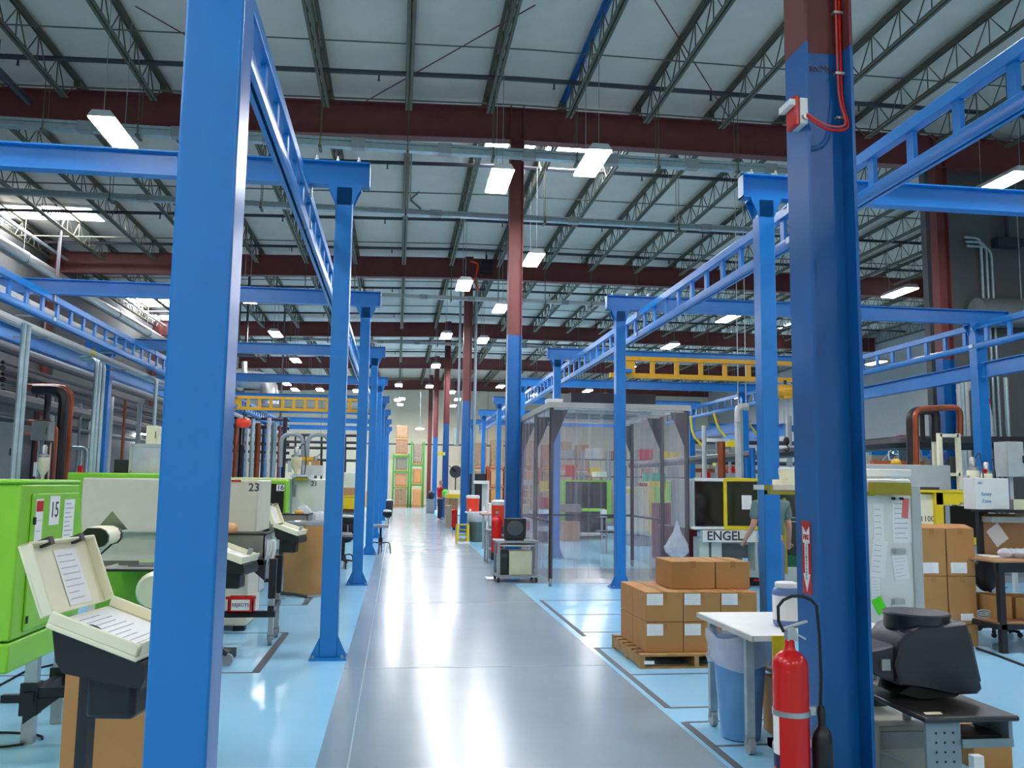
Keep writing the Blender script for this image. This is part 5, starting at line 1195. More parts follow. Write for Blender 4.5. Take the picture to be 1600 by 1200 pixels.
MB().box(a2, b2, Yt+.04, Yt+.45, .117, .5).build('case', mat('pc_beige', 'cfcba8', .5), t, bevel=.006); MB().box(a2+.02, b2-.02, Yt+.032, Yt+.0395, .4, .43).build('drive_bay', BEI, t)
t = T('computer_tower', 'black computer tower left of the beige case on the cart', 'computer', (1.95, 14.8, .12)); a3 = at(783, 885, Yt).x; MB().box(a3, a2-.015, Yt+.06, Yt+.45, .117, .52).build('case', BLK, t, bevel=.006); MB().box(a3+.01, a2-.02, Yt+.052, Yt+.0595, .4, .46).build('drive_bay', DGR, t)
t = T('television', 'small black tube television on the grey cart', 'television', (2.1, 14.7, d)); a, b, c_, d_ = pr(788, 810, 822, 840, Yt+.02)
MB().box(a, b, Yt+.02, Yt+.12, d+.03, d_).build('cabinet', BLK, t, bevel=.012)
MB().prism([(a+.02, Yt+.12, d+.02), (b-.02, Yt+.12, d+.02), (b-.02, Yt+.12, d_-.02), (a+.02, Yt+.12, d_-.02)], (0, .02, 0)).build('bezel_back', BLK, t)
q = MB(); vs = [(a+.02, Yt+.12, d+.04), (b-.02, Yt+.12, d+.04), (b-.02, Yt+.12, d_-.02), (a+.02, Yt+.12, d_-.02), (a+.1, Yt+.38, d+.08), (b-.1, Yt+.38, d+.08), (b-.1, Yt+.38, d_-.08), (a+.1, Yt+.38, d_-.08)]; q.add(vs, [(0, 1, 5, 4), (1, 2, 6, 5), (2, 3, 7, 6), (3, 0, 4, 7), (4, 5, 6, 7), (3, 2, 1, 0)]); q.build('tube_housing', BLK, t)
MB().ell(((a+b)/2, Yt+.026, (d+.03+d_)/2+.01), ((b-a)/2-.03, .014, (d_-d)/2-.045), 20, 10).build('screen', mat('crt_glass', '4a4e54', .08), t)
MB().box(a+.03, b-.03, Yt+.04, Yt+.3, d+.0005, d+.03).build('foot', BLK, t)
tag(MB().box(1.55, 1.74, 14.95, 15.35, .0035, .006).build('paper_sheet', PAPER), 'white sheet of paper on the aisle floor by the television cart', 'paper')
# second cart with tall orange drum and extinguisher beside the second column
t = T('equipment_cart', 'grey cart frame behind the television cart, left of the second column', 'cart', (2.0, 17, 0)); a, b, c, d = pr(762, 828, 778, 880, 18.0)
for x in (a, b):
    for y in (18.0, 18.5): MB().box(x-.02, x+.02, y, y+.04, 0, d).build('leg', GRY, t)
for z in (.25, .55, d-.03): MB().box(a, b, 18.0, 18.54, z, z+.025).build('shelf', GRY, t)
t = T('equipment_drum', 'tall orange red drum with white lid beside the second column', 'drum', at(778, 840, 18.9)); p = at(779, 820, 18.9)
MB().lathe([(.15, .7), (.16, .72), (.16, p.z+.42), (.15, p.z+.44)], (p.x, 18.9, 0), 24).build('body', ORG, t); MB().lathe([(.165, p.z+.42), (.165, p.z+.5), (.1, p.z+.53)], (p.x, 18.9, 0), 24).build('lid', WHT, t); MB().cyl((p.x-.05, 18.73, p.z+.02), (p.x-.05, 18.74, p.z+.02), .07, 12).build('sticker', YEL, t)
MB().box(p.x-.17, p.x+.17, 18.74, 19.2, 0, .7).build('stand', DGR, t)
t = T('fire_extinguisher', 'red fire extinguisher hung on the second column behind the television', 'fire extinguisher', (2.0, 16.9, .4)); p = at(776, 830, 16.85); extinguisher(t, p.x, 16.85, .3, 1.0, .1, False); MB().box(p.x, 2.1, 16.95, 16.99, .6, .64).build('bracket', SIL, t)
EB('carton', 764, 771, 786, 787, 22, .5, PAPER, None)['label'] = 'white carton on the table right of the orange cooler'; COL.objects[-1]['category'] = 'carton'; COL.objects[-1].location.z = .86
t = T('work_table', 'cluttered table carrying the white carton behind the second column', 'table', at(775, 845, 22)); a, b, c, d = pr(752, 812, 790, 815, 22); MB().box(a, b, 21.9, 22.6, .82, .855).build('tabletop', CARDD, t)
for x in (a+.05, b-.05): MB().box(x-.025, x+.025, 21.95, 22.0, 0, .82).build('leg', GRY, t)
# grey waste bin, yellow stand, cooler
t = T('waste_bin', 'large grey waste bin with clear liner by the third column', 'bin', (2.5, 24.7, 0)); p = gp(748, 846); a = at(733, 820, 24.3).x; b = at(762, 820, 24.3).x; r = (b-a)/2; MB().lathe([(r*.82, 0), (r*.86, .02), (r, .62), (r*1.04, .65)], ((a+b)/2, 24.6, 0), 28).build('body', mat('bin_grey', '55645f', .5), t); MB().lathe([(r*1.06, .55), (r*1.1, .6), (r*1.06, .78), (r*.98, .82)], ((a+b)/2, 24.6, 0), 28).build('liner', BAG, t)
t = T('step_stand', 'yellow metal stand on the floor at the third column', 'stand', (1.9, 24.2, 0)); a, b, c, d = pr(713, 820, 733, 846, 24.2)
for x in (a+.03, b-.03):
    for y in (24.2, 24.5): MB().box(x-.03, x+.03, y-.02, y+.02, 0.0, d).build('upright', YEL, t)
for k in range(4): MB().box(a, b, 24.2, 24.52, .05+k*(d-.08)/3, .09+k*(d-.08)/3).build('shelf', mat('olive_yellow', '9a8a1e', .5), t)
tag(MB().box(a+.02, b-.02, 23.75, 24.05, .0, .03).build('white_tray', WHT), 'white tray on the floor before the yellow stand', 'tray')
t = T('work_table', 'white bench carrying the orange cooler right of the third column', 'table', at(745, 830, 28)); a, b, c, d = pr(729, 800, 766, 803, 27.6); MB().box(a, b, 27.5, 28.3, d-.04, d).build('tabletop', WHT, t)
for x in (a+.05, b-.05): MB().box(x-.03, x+.03, 27.55, 27.6, 0, d-.04).build('leg', GRY, t)
zt = d; t = T('drink_cooler', 'orange drink cooler with white lid on the bench right of third column', 'cooler', at(739, 800, 27.8)); p = at(739, 780, 27.8); r = 10.3*27.8/F; MB().lathe([(r*.85, zt+.001), (r*.9, zt+.02), (r, zt+.42)], (p.x, 27.8, 0), 24).build('body', ORG, t); MB().lathe([(r*1.03, zt+.42), (r*1.03, zt+.5), (r*.8, zt+.52)], (p.x, 27.8, 0), 24).build('lid', WHT, t); MB().box(p.x-.13, p.x-.07, 27.8-r-.04, 27.8-r+.03, zt+.02, zt+.09).build('tap', WHT, t)
tag(MB().lathe([(.04, 0), (.04, .12), (.015, .15), (.015, .2)], (at(756, 795, 27.7).x, 27.7, zt+.001), 12).build('bottle', WHT), 'small white bottle on the bench right of the orange cooler', 'bottle')
t = T('display_frame', 'white angled frame standing behind the orange cooler', 'display frame', at(755, 800, 29)); q = MB(); pb(q, 740, 751, 764, 756, 29, .4); q.build('top', WHT, t); EB('post', 760, 751, 764, 802, 29.3, .08, WHT, t, z0=0); EB('glass_panel', 753, 756, 760, 800, 29.2, .05, LGR, t, z0=0)
t = T('control_cabinet', 'tall black cabinet right of the third column', 'cabinet', at(745, 790, 31)); EB('enclosure', 731, 740, 759, 795, 31, .7, BLK, t, z0=0.02, bevel=.02); EB('door', 733, 744, 757, 795, 30.97, .02, BLKM, t, z0=.1)
# aisle clutter left of third column
t = T('bench', 'bench with yellow tray and white supplies left of the third column', 'bench', at(702, 800, 33)); a, b, c, d = pr(694, 778, 716, 781, 33)
a0 = max(a, 1.95); MB().box(a0, b, 33, 36, d-.03, d).build('top', WHT, t); MB().box(a0, a0+.03, 33.1, 35.9, 0, d-.03).box(a0+.03, b, 33.1, 33.14, 0, d-.03).build('panel', CARDD, t); MB().box(a0-.08, a0+.5, 32.95, 34.5, d+.001, d+.14).build('yellow_tray', YEL, t); MB().box(a0, a0+.45, 33.1, 34.2, d+.141, d+.28).build('white_supplies', PAPER, t)
tag(MB().lathe([(.12, 0), (.14, .2), (.05, .3)], (a0+.2, 36.5, d), 14).build('green_jug', mat('jug_green', '5ee04a', .4)), 'bright green jug at the far end of the bench', 'jug'); 
COL.objects[-1].location = (a0+.0, 35.6, d+.001)
EB('carton', 697, 790, 706, 824, 32.2, .7, mat('tan_grey', 'a89a86', .7), None, z0=0)['label'] = 'upright tan carton at the aisle edge left of the third column'; COL.objects[-1]['category'] = 'carton'
t = T('fire_extinguisher', 'small red fire extinguisher left of the third column base', 'fire extinguisher', at(710, 810, 31.5)); p = at(709.5, 815, 30.5); extinguisher(t, p.x, 30.5, .1, .75, .09, False); MB().box(p.x-.05, p.x+.05, 30.55, 30.65, 0, .1).build('stand', DGR, t)
t = T('waste_bin', 'grey bin with dark bag far down the aisle right side', 'bin', at(672, 795, 47)); p = at(672, 790, 47); MB().box(p.x-.2, p.x+.25, 47, 47.5, 0, .75).build('body', GRY, t, bevel=.02); MB().ell((p.x+.05, 47.2, .95), (.2, .2, .25), 12, 8).build('dark_bag', BLK, t)
t = T('column_sign', 'small white and yellow sign hung on the fourth column', 'sign', (2.05, 40.9, 3.0)); p = at(690, 709, 41.25); MB().box(p.x-.18, p.x+.12, 41.25, 41.29, p.z-.08, p.z+.08).build('plate', YEL, t); MB().box(p.x+.12, max(p.x+.17, 2.12), 41.25, 41.29, p.z-.07, p.z+.07).build('end', PAPER, t)
t = T('floor_fan', 'dark pedestal fan before the back wall left of the third column', 'fan', at(712, 770, 44)); p = at(712, 737, 44); MB().cyl((p.x, 44, 0), (p.x, 44, p.z), .03).lathe([(.25, 0), (.25, .03)], (p.x, 44, 0)).build('stand', BLKM, t)
q = MB().lathe([(.3, -.06), (.32, 0), (.3, .06)], (p.x, 44, p.z), 20, 'Y'); q.build('cage', DGR, t)
for k in range(2): MB().bar((p.x, 43.9, p.z), (p.x-.35+k*.15, 43.9, p.z+.3-k*.1), .16, .03).build('blade', BLK, t)
EB('electrical_cabinet', 710, 669, 718, 695, 29.3, .3, mat('mint_grey', 'bcd0c4', .4), None)['label'] = 'pale green electrical box on the left of the third column'; COL.objects[-1]['category'] = 'cabinet'; COL.objects[-1].location.x = 1.93; COL.objects[-1].scale = (.95, 1, 1)
pipe('galvanized conduit rising left of the third column to the roof', [(1.98, 29.25, 2.9), (1.98, 29.25, 8.6)], .04, GALV, 'conduit', 'conduit')
pipe('galvanized conduit rising right of the third column to the roof', [(2.52, 29.25, 0), (2.52, 29.25, 8.6)], .05, GALV, 'conduit', 'conduit')
pipe('thin dark pipe across the far wall at shoulder of the racks', [(-8, 63.5, 4.35), (9, 63.5, 4.35)], .05, PIPE)
# ---- racks at the far wall
RKG = mat('rack_green', '3c8a2e', .5); RKO = mat('rack_orange', '9c3d22', .5)
WRAP = mat('wrapped_goods', '8e6b50', .35, var=.35, scale=14); WRP2 = mat('wrapped_goods_pale', '8f7354', .4, var=.35, scale=14)
def rack(label, x0, x1, Y, ztops, m, group=None, top=None):
    a = at(x0, 760, Y).x; b = at(x1, 760, Y).x
    t = T('pallet_rack', label, 'rack', ((a+b)/2, Y+.5, 0))
    for x in (a, b):
        for y in (Y, Y+1): MB().box(x-.06, x+.06, y-.05, y+.05, 0, ztops[-1]).build('upright', m, t)
        MB().bar((x, Y, .4), (x, Y+1, 1.4), .04, .04).bar((x, Y+1, 1.4), (x, Y, 2.4), .04, .04).build('brace', m, t)
    for z in ztops[:-1]:
        MB().box(a, b, Y-.04, Y+.02, z-.1, z).build('beam', m, t); MB().box(a, b, Y+.98, Y+1.04, z-.1, z).build('beam', m, t)
    return a, b
def load(a, b, Y, z, h_, label, m=WRAP):
    t = T('pallet_load', label, 'pallet load', ((a+b)/2, Y+.5, z))
    MB().box(a+.1, b-.1, Y+.03, Y+.95, z+.001, z+.12).build('pallet', WOOD, t)
    MB().box(a+.12, b-.12, Y+.05, Y+.93, z+.121, z+h_).build('wrapped_cartons', m, t, bevel=.04)
a, b = rack('green pallet rack, left bay at the far wall', 614, 638, 58.5, [1.3, 2.35, 3.4, 3.5], RKG)
load(a, b, 58.5, 3.4, 1.0, 'wrapped load, left rack, on the top beam'); load(a, b, 58.5, 4.41, .95, 'wrapped load topmost of the left rack stack', WRP2)
load(a, b, 58.5, 2.35, .9, 'greyish load on the upper beam of the left green rack', mat('grey_goods', '75705f', .5)); load(a, b, 58.5, 1.3, .9, 'tan load on the lower beam of the left green rack', CARDD); load(a, b, 57.3, 0, 1.25, 'brown cartons on the floor before the left green rack', WRP2)
a, b = rack('green pallet rack, right bay at the far wall', 642, 661, 58.5, [1.5, 2.8, 4.3], RKG)
load(a, b, 58.5, 2.8, 1.4, 'tall wrapped load on the upper beam of the right green rack', mat('grey_brown', '8a7a6a', .3, var=.35, scale=14)); load(a, b, 58.5, 1.5, 1.0, 'orange brown load on the lower beam of the right green rack', CARD); load(a, b, 57.3, 0, 1.2, 'brown cartons on the floor before the right green rack', CARD)
load(a-3.1, a-1.9, 56.6, 0, 1.0, 'pallet of cartons left of the green racks, half behind posts', CARD)
for i in range(7):
    x0_ = 737+i*27; a, b = rack('orange pallet rack at the far wall, %s to the right of the third column' % ORD[i].replace('nearest', 'first'), x0_, x0_+25, 60, [1.4, 2.7, 2.8], RKO)
    load(a, b, 60, 2.7, 1.7+.2*(i % 2), 'brown wrapped load on top of orange rack, %s from the left' % ORD[i].replace('nearest', 'first'), WRP2 if i % 2 else WRAP)
    load(a, b, 60, 1.4, 1.1, 'load on the middle beam of orange rack, %s from the left' % ORD[i].replace('nearest', 'first'), CARDD if i % 2 else WRP2)
    load(a, b, 60, 0.0, 1.2, 'load on the floor under orange rack, %s from the left' % ORD[i].replace('nearest', 'first'), CARD if i % 2 else CARDD)
# ============================================================ RIGHT BACKGROUND
pipe('thick black lagged pipe on the right, dropping behind posts', [(9.2, 34, 2.4), (9.2, 15.0, 2.45), (14, 15.0, 2.5)], .13, BLKM, rad=.4)
def vpx(label, x, y0, Y, r, m, y1=None, name='conduit', cat='conduit'):
    p = at(x, y0, Y); pipe(label, [p, (p.x, p.y, 0.0 if y1 is None else at(x, y1, Y).z)], r, m, cat, name)
vpx('pale conduit behind the right blue beam, left of three', 1497, 600, 16.6, .04, LGR)
vpx('galvanized conduit behind the right blue beam, middle of three', 1503, 598, 16.7, .05, GALV)
vpx('thick pale conduit behind the right blue beam, right of three', 1508, 596, 16.8, .06, LGR)
vpx('grey conduit right of the brown column', 1571, 590, 17.5, .05, GALV)
p = at(1532, 605, 17.2); pipe('fat grey hose arching down before the brown column', [at(1500, 612, 16.9), at(1520, 598, 17.0), (p.x, 17.0, at(1532, 640, 17).z), (p.x, 17.0, at(1532, 690, 17).z)], .1, LGR, 'hose', 'hose', .5, 12)
for i, x in enumerate((1556, 1564, 1572)): p = at(x, 380, 17.4); pipe('galvanized conduit climbing the inner wall at right, %s' % ('left', 'middle', 'right')[i], [(p.x-.4-.1*i, 17.9, 7.3-.1*i), (p.x, 17.9, 7.3-.1*i), (p.x, 17.9, 1.0)], .035, GALV, 'conduit', 'conduit', .3)
pipe('fat grey duct on the inner wall at the upper right edge', [(12.6, 17.6, 5.5), (20, 17.6, 5.7)], .33, SIL, 'duct', 'duct', .2, 16)
pipe('silver duct elbow left of the brown column top', [at(1492, 482, 24), at(1520, 478, 24), at(1524, 440, 24)], .28, SIL, 'duct', 'duct', .5, 14)
pipe('silver flexible duct behind the right blue beam', [at(1490, 575, 22), at(1500, 562, 22), at(1540, 560, 22)], .2, SIL, 'duct', 'duct', .5, 14)
elbox('dark register on the inner wall at the right edge', 1560, 370, 1600, 384, 17.7, DGR, .25, 'air_register', 'air vent')
# copper and black U pipe frame
pipe('brown copper pipe frame standing behind the white work light', [at(1432, 745, 13), at(1430, 640, 13), at(1500, 636, 13), at(1500, 680, 13)], .05, COP, rad=.15)
pipe('black pipe beside the copper pipe frame', [at(1425, 745, 13.1), at(1422, 643, 13.1), at(1462, 640, 13.1), at(1462, 690, 13.1)], .07, BLKM, rad=.15)
vpx('short black hanger pipe under the copper frame', 1440, 640, 13.3, .04, BLKM, 690, 'pipe', 'pipe')
ybeam(12.6, 27, 33, 3.3, 3.7, 'distant blue beam seen under the right side beam', .2)
ibeam('cross_beam', 11.0, 16.5, 30, 'distant blue cross beam at the far right above the mirror').location.z = 3.6
pm = MB(); pb(pm, 1362, 700, 1482, 712, 26, .2); tag(pm.build('side_beam', BLUE), 'blue stiffener beam with red trim above the mirror', 'beam')
pm = MB(); pm.bar(at(1365, 740, 25.9), at(1396, 704, 25.9), .12, .12); tag(pm.build('brace', GRY), 'pale diagonal brace left of the convex mirror', 'brace')
pm = MB(); pm.bar(at(1476, 735, 25.9), at(1450, 712, 25.9), .12, .12); tag(pm.build('brace', BLUE), 'blue diagonal brace right of the convex mirror', 'brace')
q = MB(); pb(q, 1350, 726, 1486, 775, 12, .9, z0=.3); tag(q.build('machine_cover', mat('cover_grey', 'b4bbbb', .45), bevel=.01), 'wide grey machine cover above the white work light', 'machine cover')
elbox('tan wall panel behind the convex mirror', 1362, 712, 1470, 745, 27, mat('tan_grey', 'a89a86', .7), .3, 'wall_panel_board', 'panel')
mi = T('convex_mirror', 'round convex mirror behind the copper pipe frame', 'mirror', at(1415, 708, 20)); p = at(1415, 712, 20)
q = MB().lathe([(.42, 0), (.38, -.08), (.28, -.14), (.15, -.18), (.02, -.19)], (p.x, 20, p.z), 28, 'Y'); q.build('glass', mat('mirror_glass', 'b9d4e4', .04, 1.0, var=.02), mi)
MB().lathe([(.44, 0), (.44, .03), (.4, .04)], (p.x, 20.001, p.z), 28, 'Y').build('rim', WHT, mi); MB().box(p.x-.1, p.x+.1, 20.05, 20.2, p.z+.3, p.z+.5).build('mount', RED, mi); MB().box(p.x-.04, p.x+.04, 20.1, 20.18, 0, p.z+.4).build('pole', DGR, mi)
t = T('industrial_robot', 'orange brown robot beam below the convex mirror', 'robot arm', at(1400, 725, 15)); a, b, c, d = pr(1366, 720, 1445, 726, 15); MB().box(a, b, 15, 15.15, c, d).build('beam', mat('rust_orange', 'a5552a', .5), t); p = at(1400, 724, 14.9); MB().ell((p.x, 14.9, p.z), (.09, .09, .09)).build('joint', CRY, t); MB().box(a+.1, a+.2, 15, 15.1, 0, c).box(b-.2, b-.1, 15, 15.1, 0, c).build('support', GRY, t)
t = T('robot_guard', 'cream steel frame tower left of the hopper loaders at right', 'frame', at(1483, 730, 12.5)); a, b, c, d = pr(1471, 677, 1500, 770, 12.5)
for x in (a, b):
    for y in (12.5, 13.1): MB().box(x-.03, x+.03, y, y+.06, 0, d).build('post', CRM, t)
for z in (d-.06, (c+d)/2-.2, c): MB().box(a, b, 12.5, 12.56, z, z+.05).build('rail', CRM, t)
MB().box(a+.2, a+.32, 12.6, 12.7, (c+d)/2-.25, d-.35).build('cylinder', DGR, t); MB().box(a+.12, a+.19, 12.6, 12.66, (c+d)/2+.05, (c+d)/2+.16).build('blue_unit', mat('blue_goods', '2b3f86', .5), t)
dryer('tall cream hopper loader at right above the whiteboard', 1522, 714, 772, 11.6, CRM, 10, True)
dryer('cream control loader with red lamps right of the tall one', 1543, 722, 772, 11.9, CRM, 9, True)
q = MB(); p = at(1540, 736, 11.7); q.box(p.x-.04, p.x+.04, 11.72, 11.73, p.z-.03, p.z+.03); tag(q.build('red_lamp', RED), 'red indicator on the right cream loader', 'indicator')
elbox('cream box hanging at the right edge behind the outer post', 1573, 690, 1600, 745, 13, LGR, .3)
t = T('alarm_call_point', 'small red alarm box on the distant brown and blue column at right', 'alarm box', at(1543, 626, 16.9)); a, b, c, d = pr(1538, 622, 1548, 631, 16.9); MB().box(a, b, 16.9, 16.98, c, d).build('cover', RED, t)
MB().box(a-.05, a, 16.9, 16.96, (c+d)/2, d).build('pull_bar', WHT, t)
# crowd of services behind the dark windows machine: pipes, racks
for i, (x, y0_, m_, r_) in enumerate(((1100, 665, LGR, .06), (1127, 690, COP, .1), (1154, 640, LGR, .11), (1165, 715, BLUE, .08), (1175, 700, BLUE, .08), (1232, 650, LGR, .08))):
    vpx('vertical pipe behind the dark windows machine, %s from the left' % ORD[i].replace('nearest', 'first'), x, y0_, 21, r_, m_, None, 'pipe', 'pipe')
pipe('grey bent hose top behind the dark windows machine', [at(1154, 660, 20.8), at(1154, 636, 20.8), at(1168, 636, 20.8)], .1, LGR, 'hose', 'hose', .25, 10)
for i, y in enumerate((690, 705, 722, 735)):
    a_ = at(1085, y, 34+i); b_ = at(1240, y+3, 34+i); pipe('long horizontal pipe in the right background, %s from the top' % ORD[i].replace('nearest', 'first'), [a_, b_], .09, [PIPE, GRY, BLKM, COP][i])
ORL = mat('orange_panel', 'e0782c', .5)
for i, (x0_, y0_, x1_, y1_, m_, l) in enumerate(((1105, 685, 1140, 690, WHT, 'white tray'), (1135, 687, 1150, 698, YEL, 'yellow frame'), (1125, 705, 1137, 712, ORL, 'orange box'), (1100, 738, 1110, 747, RED, 'red box'), (1140, 728, 1148, 738, RED, 'small red unit'), (1118, 716, 1124, 728, YEL, 'small yellow unit'), (1168, 720, 1176, 730, RED, 'red coupling'))):
    a, b, c, d = pr(x0_, y0_, x1_, y1_, 27+i*.7); t = T('equipment_box', l+' among the pipes behind the dark windows machine', 'equipment', ((a+b)/2, 27+i*.7, 0)); MB().box(a, b, 27+i*.7, 27.3+i*.7, c, d).build('housing', m_, t); MB().box((a+b)/2-.03, (a+b)/2+.03, 27.1+i*.7, 27.2+i*.7, 0, c).build('stand', GRY, t)
for i, (pts, l) in enumerate((([(1079, 650), (1082, 680), (1098, 697)], 'left'), ([(1115, 645), (1122, 668), (1133, 682)], 'middle'), ([(1163, 632), (1168, 660), (1184, 680)], 'right'))):
    pipe('yellow air hose hanging from the outer right rail, %s' % l, [at(x, y, 25+i*.3) for x, y in pts], .035, YEL, 'hose', 'hose', .4)
# background machinery shelf seen above the booth interior
for i in range(5):
    x0_ = 872+i*40; t = T('storage_rack', 'background equipment shelf seen through the booth, %s from the left' % ORD[i].replace('nearest', 'first'), 'rack', at(x0_+18, 760, 38)); a, b, c, d = pr(x0_, 705, x0_+36, 790, 38+i*.1)
    for x in (a, b): MB().box(x-.04, x+.04, 38, 38.1, 0, d).build('post', GRY, t)
    for k in range(3): z = 1.2+k*.75; MB().box(a, b, 38, 38.6, z, z+.05).build('shelf', DGR, t); MB().box(a+.15+.2*(k % 2), b-.3, 38.05, 38.5, z+.051, z+.42+.1*((i+k) % 2)).build('goods', [CARDD, RED, GRY, YEL, LGR, BLK, COP][(i*2+k) % 7], t)
# distant machines on the right side far away so the bay is not empty
for i, (x0_, x1_, Y, m_) in enumerate(((1250, 1340, 24, CRM), (1300, 1420, 30, LGR), (1046, 1090, 31.6, GRN), (1090, 1200, 31.6, BEI))):
    t, _ = machine('moulding_machine', ['cream machine hidden behind the foreground column', 'pale grey machine at the right in the distance', 'green machine behind the booth right side in the distance', 'beige machine behind the dark windows machine in the distance'][i], x0_, 752, x1_, 790, Y, 2.0, m_)
for i, (x0_, x1_, Y, m_) in enumerate(((470, 520, 22, GRN), (420, 500, 28, BEI), (300, 420, 22, CRM), (480, 560, 34, LGR))):
    t, _ = machine('moulding_machine', ['green machine behind machine number 21', 'beige machine beyond the left machines', 'cream machine hidden behind the beige guard', 'pale machine far beyond the second left post'][i], x0_, 755, x1_, 790, Y, 2.0, m_)

# ============================================================ PEOPLE
def skin_obj(name, chains, m, parent, sub=2):
    """chains: lists of (point, radius); first point of a chain may be an index tuple ('j', i) joining an earlier vertex"""
    vs, es, rs_, roots = [], [], [], []
    for ch in chains:
        prev = None
        for it in ch:
            if it[0] == 'j': prev = it[1]; continue
            vs.append(it[0]); rs_.append(it[1]); i = len(vs)-1
            if prev is not None: es.append((prev, i))
            else: roots.append(i)
            prev = i
    me = bpy.data.meshes.new(name); me.from_pydata(vs, es, []); me.materials.append(m)
    o = bpy.data.objects.new(name, me); COL.objects.link(o); o.parent = parent
    s_ = o.modifiers.new('skin', 'SKIN'); s_.use_smooth_shade = True
    if not me.skin_vertices: return o
    for i, d_ in enumerate(me.skin_vertices[0].data):
        r = rs_[i]; d_.radius = (r, r) if not isinstance(r, tuple) else r; d_.use_root = i in roots
    b_ = o.modifiers.new('subdivision', 'SUBSURF'); b_.levels = sub; b_.render_levels = sub
    return o
def person(label, loc, rz, shirt, pants, hairm, elbowL, handL, elbowR, handR):
    t = T('person', label, 'person'); t.location = loc; t.rotation_euler = (0, 0, rz)
    # faces -Y locally; L is +X side
    ch = [[((0, 0, .95), .13), ((0, 0, 1.1), .125), ((0, .01, 1.25), .14), ((0, .01, 1.38), .12), ((0, 0, 1.46), .055), ((0, -.01, 1.52), .055), ((0, -.02, 1.58), .085), ((0, -.02, 1.66), .095), ((0, -.01, 1.72), .06)]]
    n = 9
    for sx, el, ha in ((1, elbowL, handL), (-1, elbowR, handR)):
        c = [('j', 3), ((sx*.17, .01, 1.38), .06), (el, .042), ((Vector(el)*.35+Vector(ha)*.65), .033), (ha, .026)]
        hv = (Vector(ha)-Vector(el)).normalized(); c.append((tuple(Vector(ha)+hv*.06), (.036, .018)))
        ch.append(c)
    for sx in (1, -1):
        ch.append([('j', 0), ((sx*.09, 0, .88), .085), ((sx*.1, -.01, .5), .055), ((sx*.1, .02, .1), .036), ((sx*.1, -.02, .05), .04), ((sx*.11, -.15, .03), .03)])
    for sx, el, ha in ((1, elbowL, handL), (-1, elbowR, handR)):
        hv = (Vector(ha)-Vector(el)).normalized(); side = hv.cross(Vector((0, -1, 0))).normalized()
        if side.length < .5: side = Vector((1, 0, 0))
        nm = side.cross(hv).normalized()
        for k, L in enumerate((.072, .082, .076, .06)):
            b0 = Vector(ha)+hv*.05+side*(.024-.016*k); b1 = b0+hv*(L*.55)+nm*.006; b2 = b1+hv*(L*.45)+nm*.018
            ch.append([(tuple(b0), .0095), (tuple(b1), .009), (tuple(b2), .0075)])
        b0 = Vector(ha)+hv*.02+side*.028; b1 = b0+hv*.03+side*.022; b2 = b1+hv*.03+side*.004
        ch.append([(tuple(b0), .011), (tuple(b1), .0105), (tuple(b2), .009)])
    body = skin_obj('body', ch, SKIN, t)
    MB().ell((0, .0, 1.665), (.1, .112, .11), 20, 12).build('hair', hairm, t)
    q = MB().prism([(-.012, -.11, 1.60), (.012, -.11, 1.60), (0, -.105, 1.655)], (0, -.025, -.004)); q.build('nose', SKIN, t)
    for sx in (1, -1):
        MB().ell((sx*.036, -.108, 1.655), (.014, .008, .009), 10, 6).build('eye', PAPER, t)
        MB().ell((sx*.1, 0, 1.62), (.014, .026, .034), 10, 8).build('ear', SKIN, t)
    MB().ell((0, -.1, 1.572), (.028, .01, .007), 10, 6).build('mouth', mat('lip', '9a4a42', .5), t)
    sc = [[((0, 0, .92), (.19, .13)), ((0, 0, 1.05), (.185, .13)), ((0, .01, 1.25), (.2, .14)), ((0, .01, 1.38), (.17, .12)), ((0, 0, 1.44), .075)]]
    for sx, el in ((1, elbowL), (-1, elbowR)): sp = Vector((sx*.19, .01, 1.37)); mid = sp*.25+Vector(el)*.75; sc.append([('j', 3), (tuple(sp), .085), (tuple(mid), .072)])
    skin_obj('shirt', sc, shirt, t)
    pc_ = [[((0, 0, .97), (.17, .13)), ((0, 0, .88), (.16, .13))]]
    for sx in (1, -1): pc_.append([('j', 1), ((sx*.095, 0, .78), .1), ((sx*.1, -.01, .48), .075), ((sx*.1, .02, .12), .062), ((sx*.1, .02, .07), .06)])
    skin_obj('trousers', pc_, pants, t)
    for sx in (1, -1): MB().ell((sx*.105, -.07, .04), (.05, .14, .045), 14, 8).build('shoe', BLK, t)
    return t
TEE = mat('grey_green_shirt', '5f7472', .8); WTEE = mat('white_shirt', 'e8e8ea', .8); JEAN = mat('denim', '5570a0', .8); NJN = mat('dark_denim', '1d2a4a', .8); HAIR = mat('brown_hair', '2c2018', .7)
px = at(1204, 800, 11.2)
person('person in grey green T-shirt and jeans behind the second right post, arms held out', (px.x, 11.2, 0), PI*.97, TEE, JEAN, HAIR, (.24, .02, 1.1), (.3, -.16, .9), (-.25, -.02, 1.1), (-.31, -.2, .86))
px2 = at(1272, 800, 11.6)
person('person in white shirt and blue jeans mostly behind the foreground column', (px2.x, 11.6, 0), PI*.5, WTEE, JEAN, HAIR, (.25, 0, 1.1), (.24, -.2, .95), (-.25, 0, 1.1), (-.24, -.2, .95))
p = at(687, 812, 38.8)
person('person in red top and dark trousers standing at the far bench', (p.x, 38.8, 0), PI*.6, RED, NJN, HAIR, (.26, -.05, 1.1), (.22, -.28, .98), (-.26, -.05, 1.1), (-.22, -.28, .98))

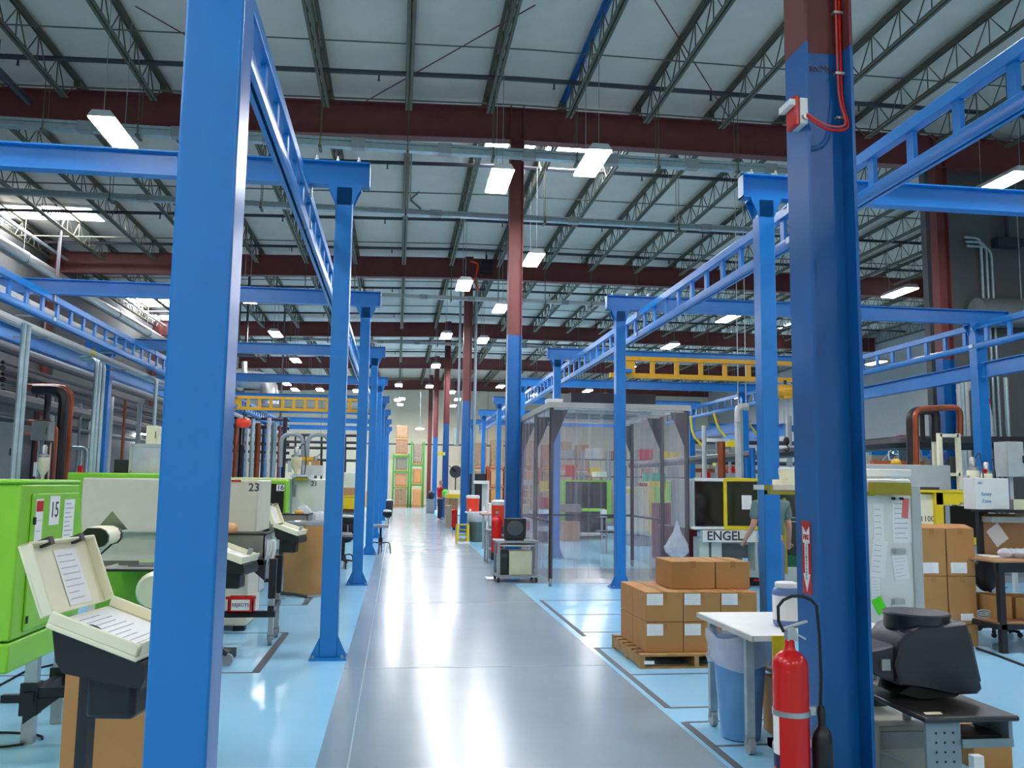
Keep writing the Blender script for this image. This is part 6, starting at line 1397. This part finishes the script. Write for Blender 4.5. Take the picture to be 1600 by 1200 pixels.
# dense services between the foreground post and the cream wall
for i in range(11):
    x = 362+i*8.4; p = at(x, 648+ (i*7) % 22, 33+(i % 3)); pipe('vertical service pipe left of the second post, %s from the left' % ORD[i].replace('nearest', 'first'), [p, (p.x, p.y, 0.0)], .05+.03*(i % 3), [GALV, COP, BLKM, LGR][i % 4])
for i in range(6):
    y = 652+i*13; pipe('horizontal service pipe left of the second post, %s from the top' % ORD[i].replace('nearest', 'first'), [at(350, y, 35.5+.4*i), at(452, y+4, 35.5+.4*i)], .06+.02*(i % 2), [PIPE, BLKM, GRY][i % 3])
for i in range(7):
    y = 566+i*9; pipe('dark service pipe high at the left behind the cable trays, %s from the top' % ORD[i].replace('nearest', 'first'), [atX(4, y, -9.8-.1*i), Vector((-9.8-.1*i, 44, atX(4, y, -9.8-.1*i).z))], .05+.03*(i % 2), [PIPE, DPI, BLKM][i % 3])
for i in range(8):
    p = at(58+i*23, 615+(i*5) % 20, 26); pipe('upright background pipe on the left wall, %s from the left' % ORD[i].replace('nearest', 'first'), [(p.x, p.y, p.z), (p.x, p.y, 0)], .04+.03*(i % 3), [BLKM, LGR, COP, GRY][i % 4])

pipe('dark pipe running lengthwise under the roof at the upper left corner', [(-7.0, 8, 8.55), (-7.0, 16.7, 8.55)], .07, PIPE)
for i, (p0, p1, l) in enumerate((((572, 158), (836, 8), 'left of the second column'), ((1018, -8), (1165, 225), 'right of the second column'), ((212, 10), (330, 78), 'behind the foreground post top'))):
    a_ = gp(p0[0], p0[1], 9.05); b_ = gp(p1[0], p1[1], 9.05); tag(MB().tube([a_, b_], .012, 5).build('brace_rod', BRN), 'thin diagonal brace rod under the roof, '+l, 'brace rod')
pf = T('ceiling_fan', 'small dark bladed bracket by the thinner busway left of centre', 'fan', at(641, 312, 19.0)); p = at(641, 312, 19.0)
for (x, y) in ((655, 300), (658, 327)): MB().bar(p, at(x, y, 19.0), .1, .02).build('blade', OLV, pf)
MB().cyl(p, (p.x, p.y, 9.0+rs(p.x)), .02, 6).build('rod', GRY, pf)
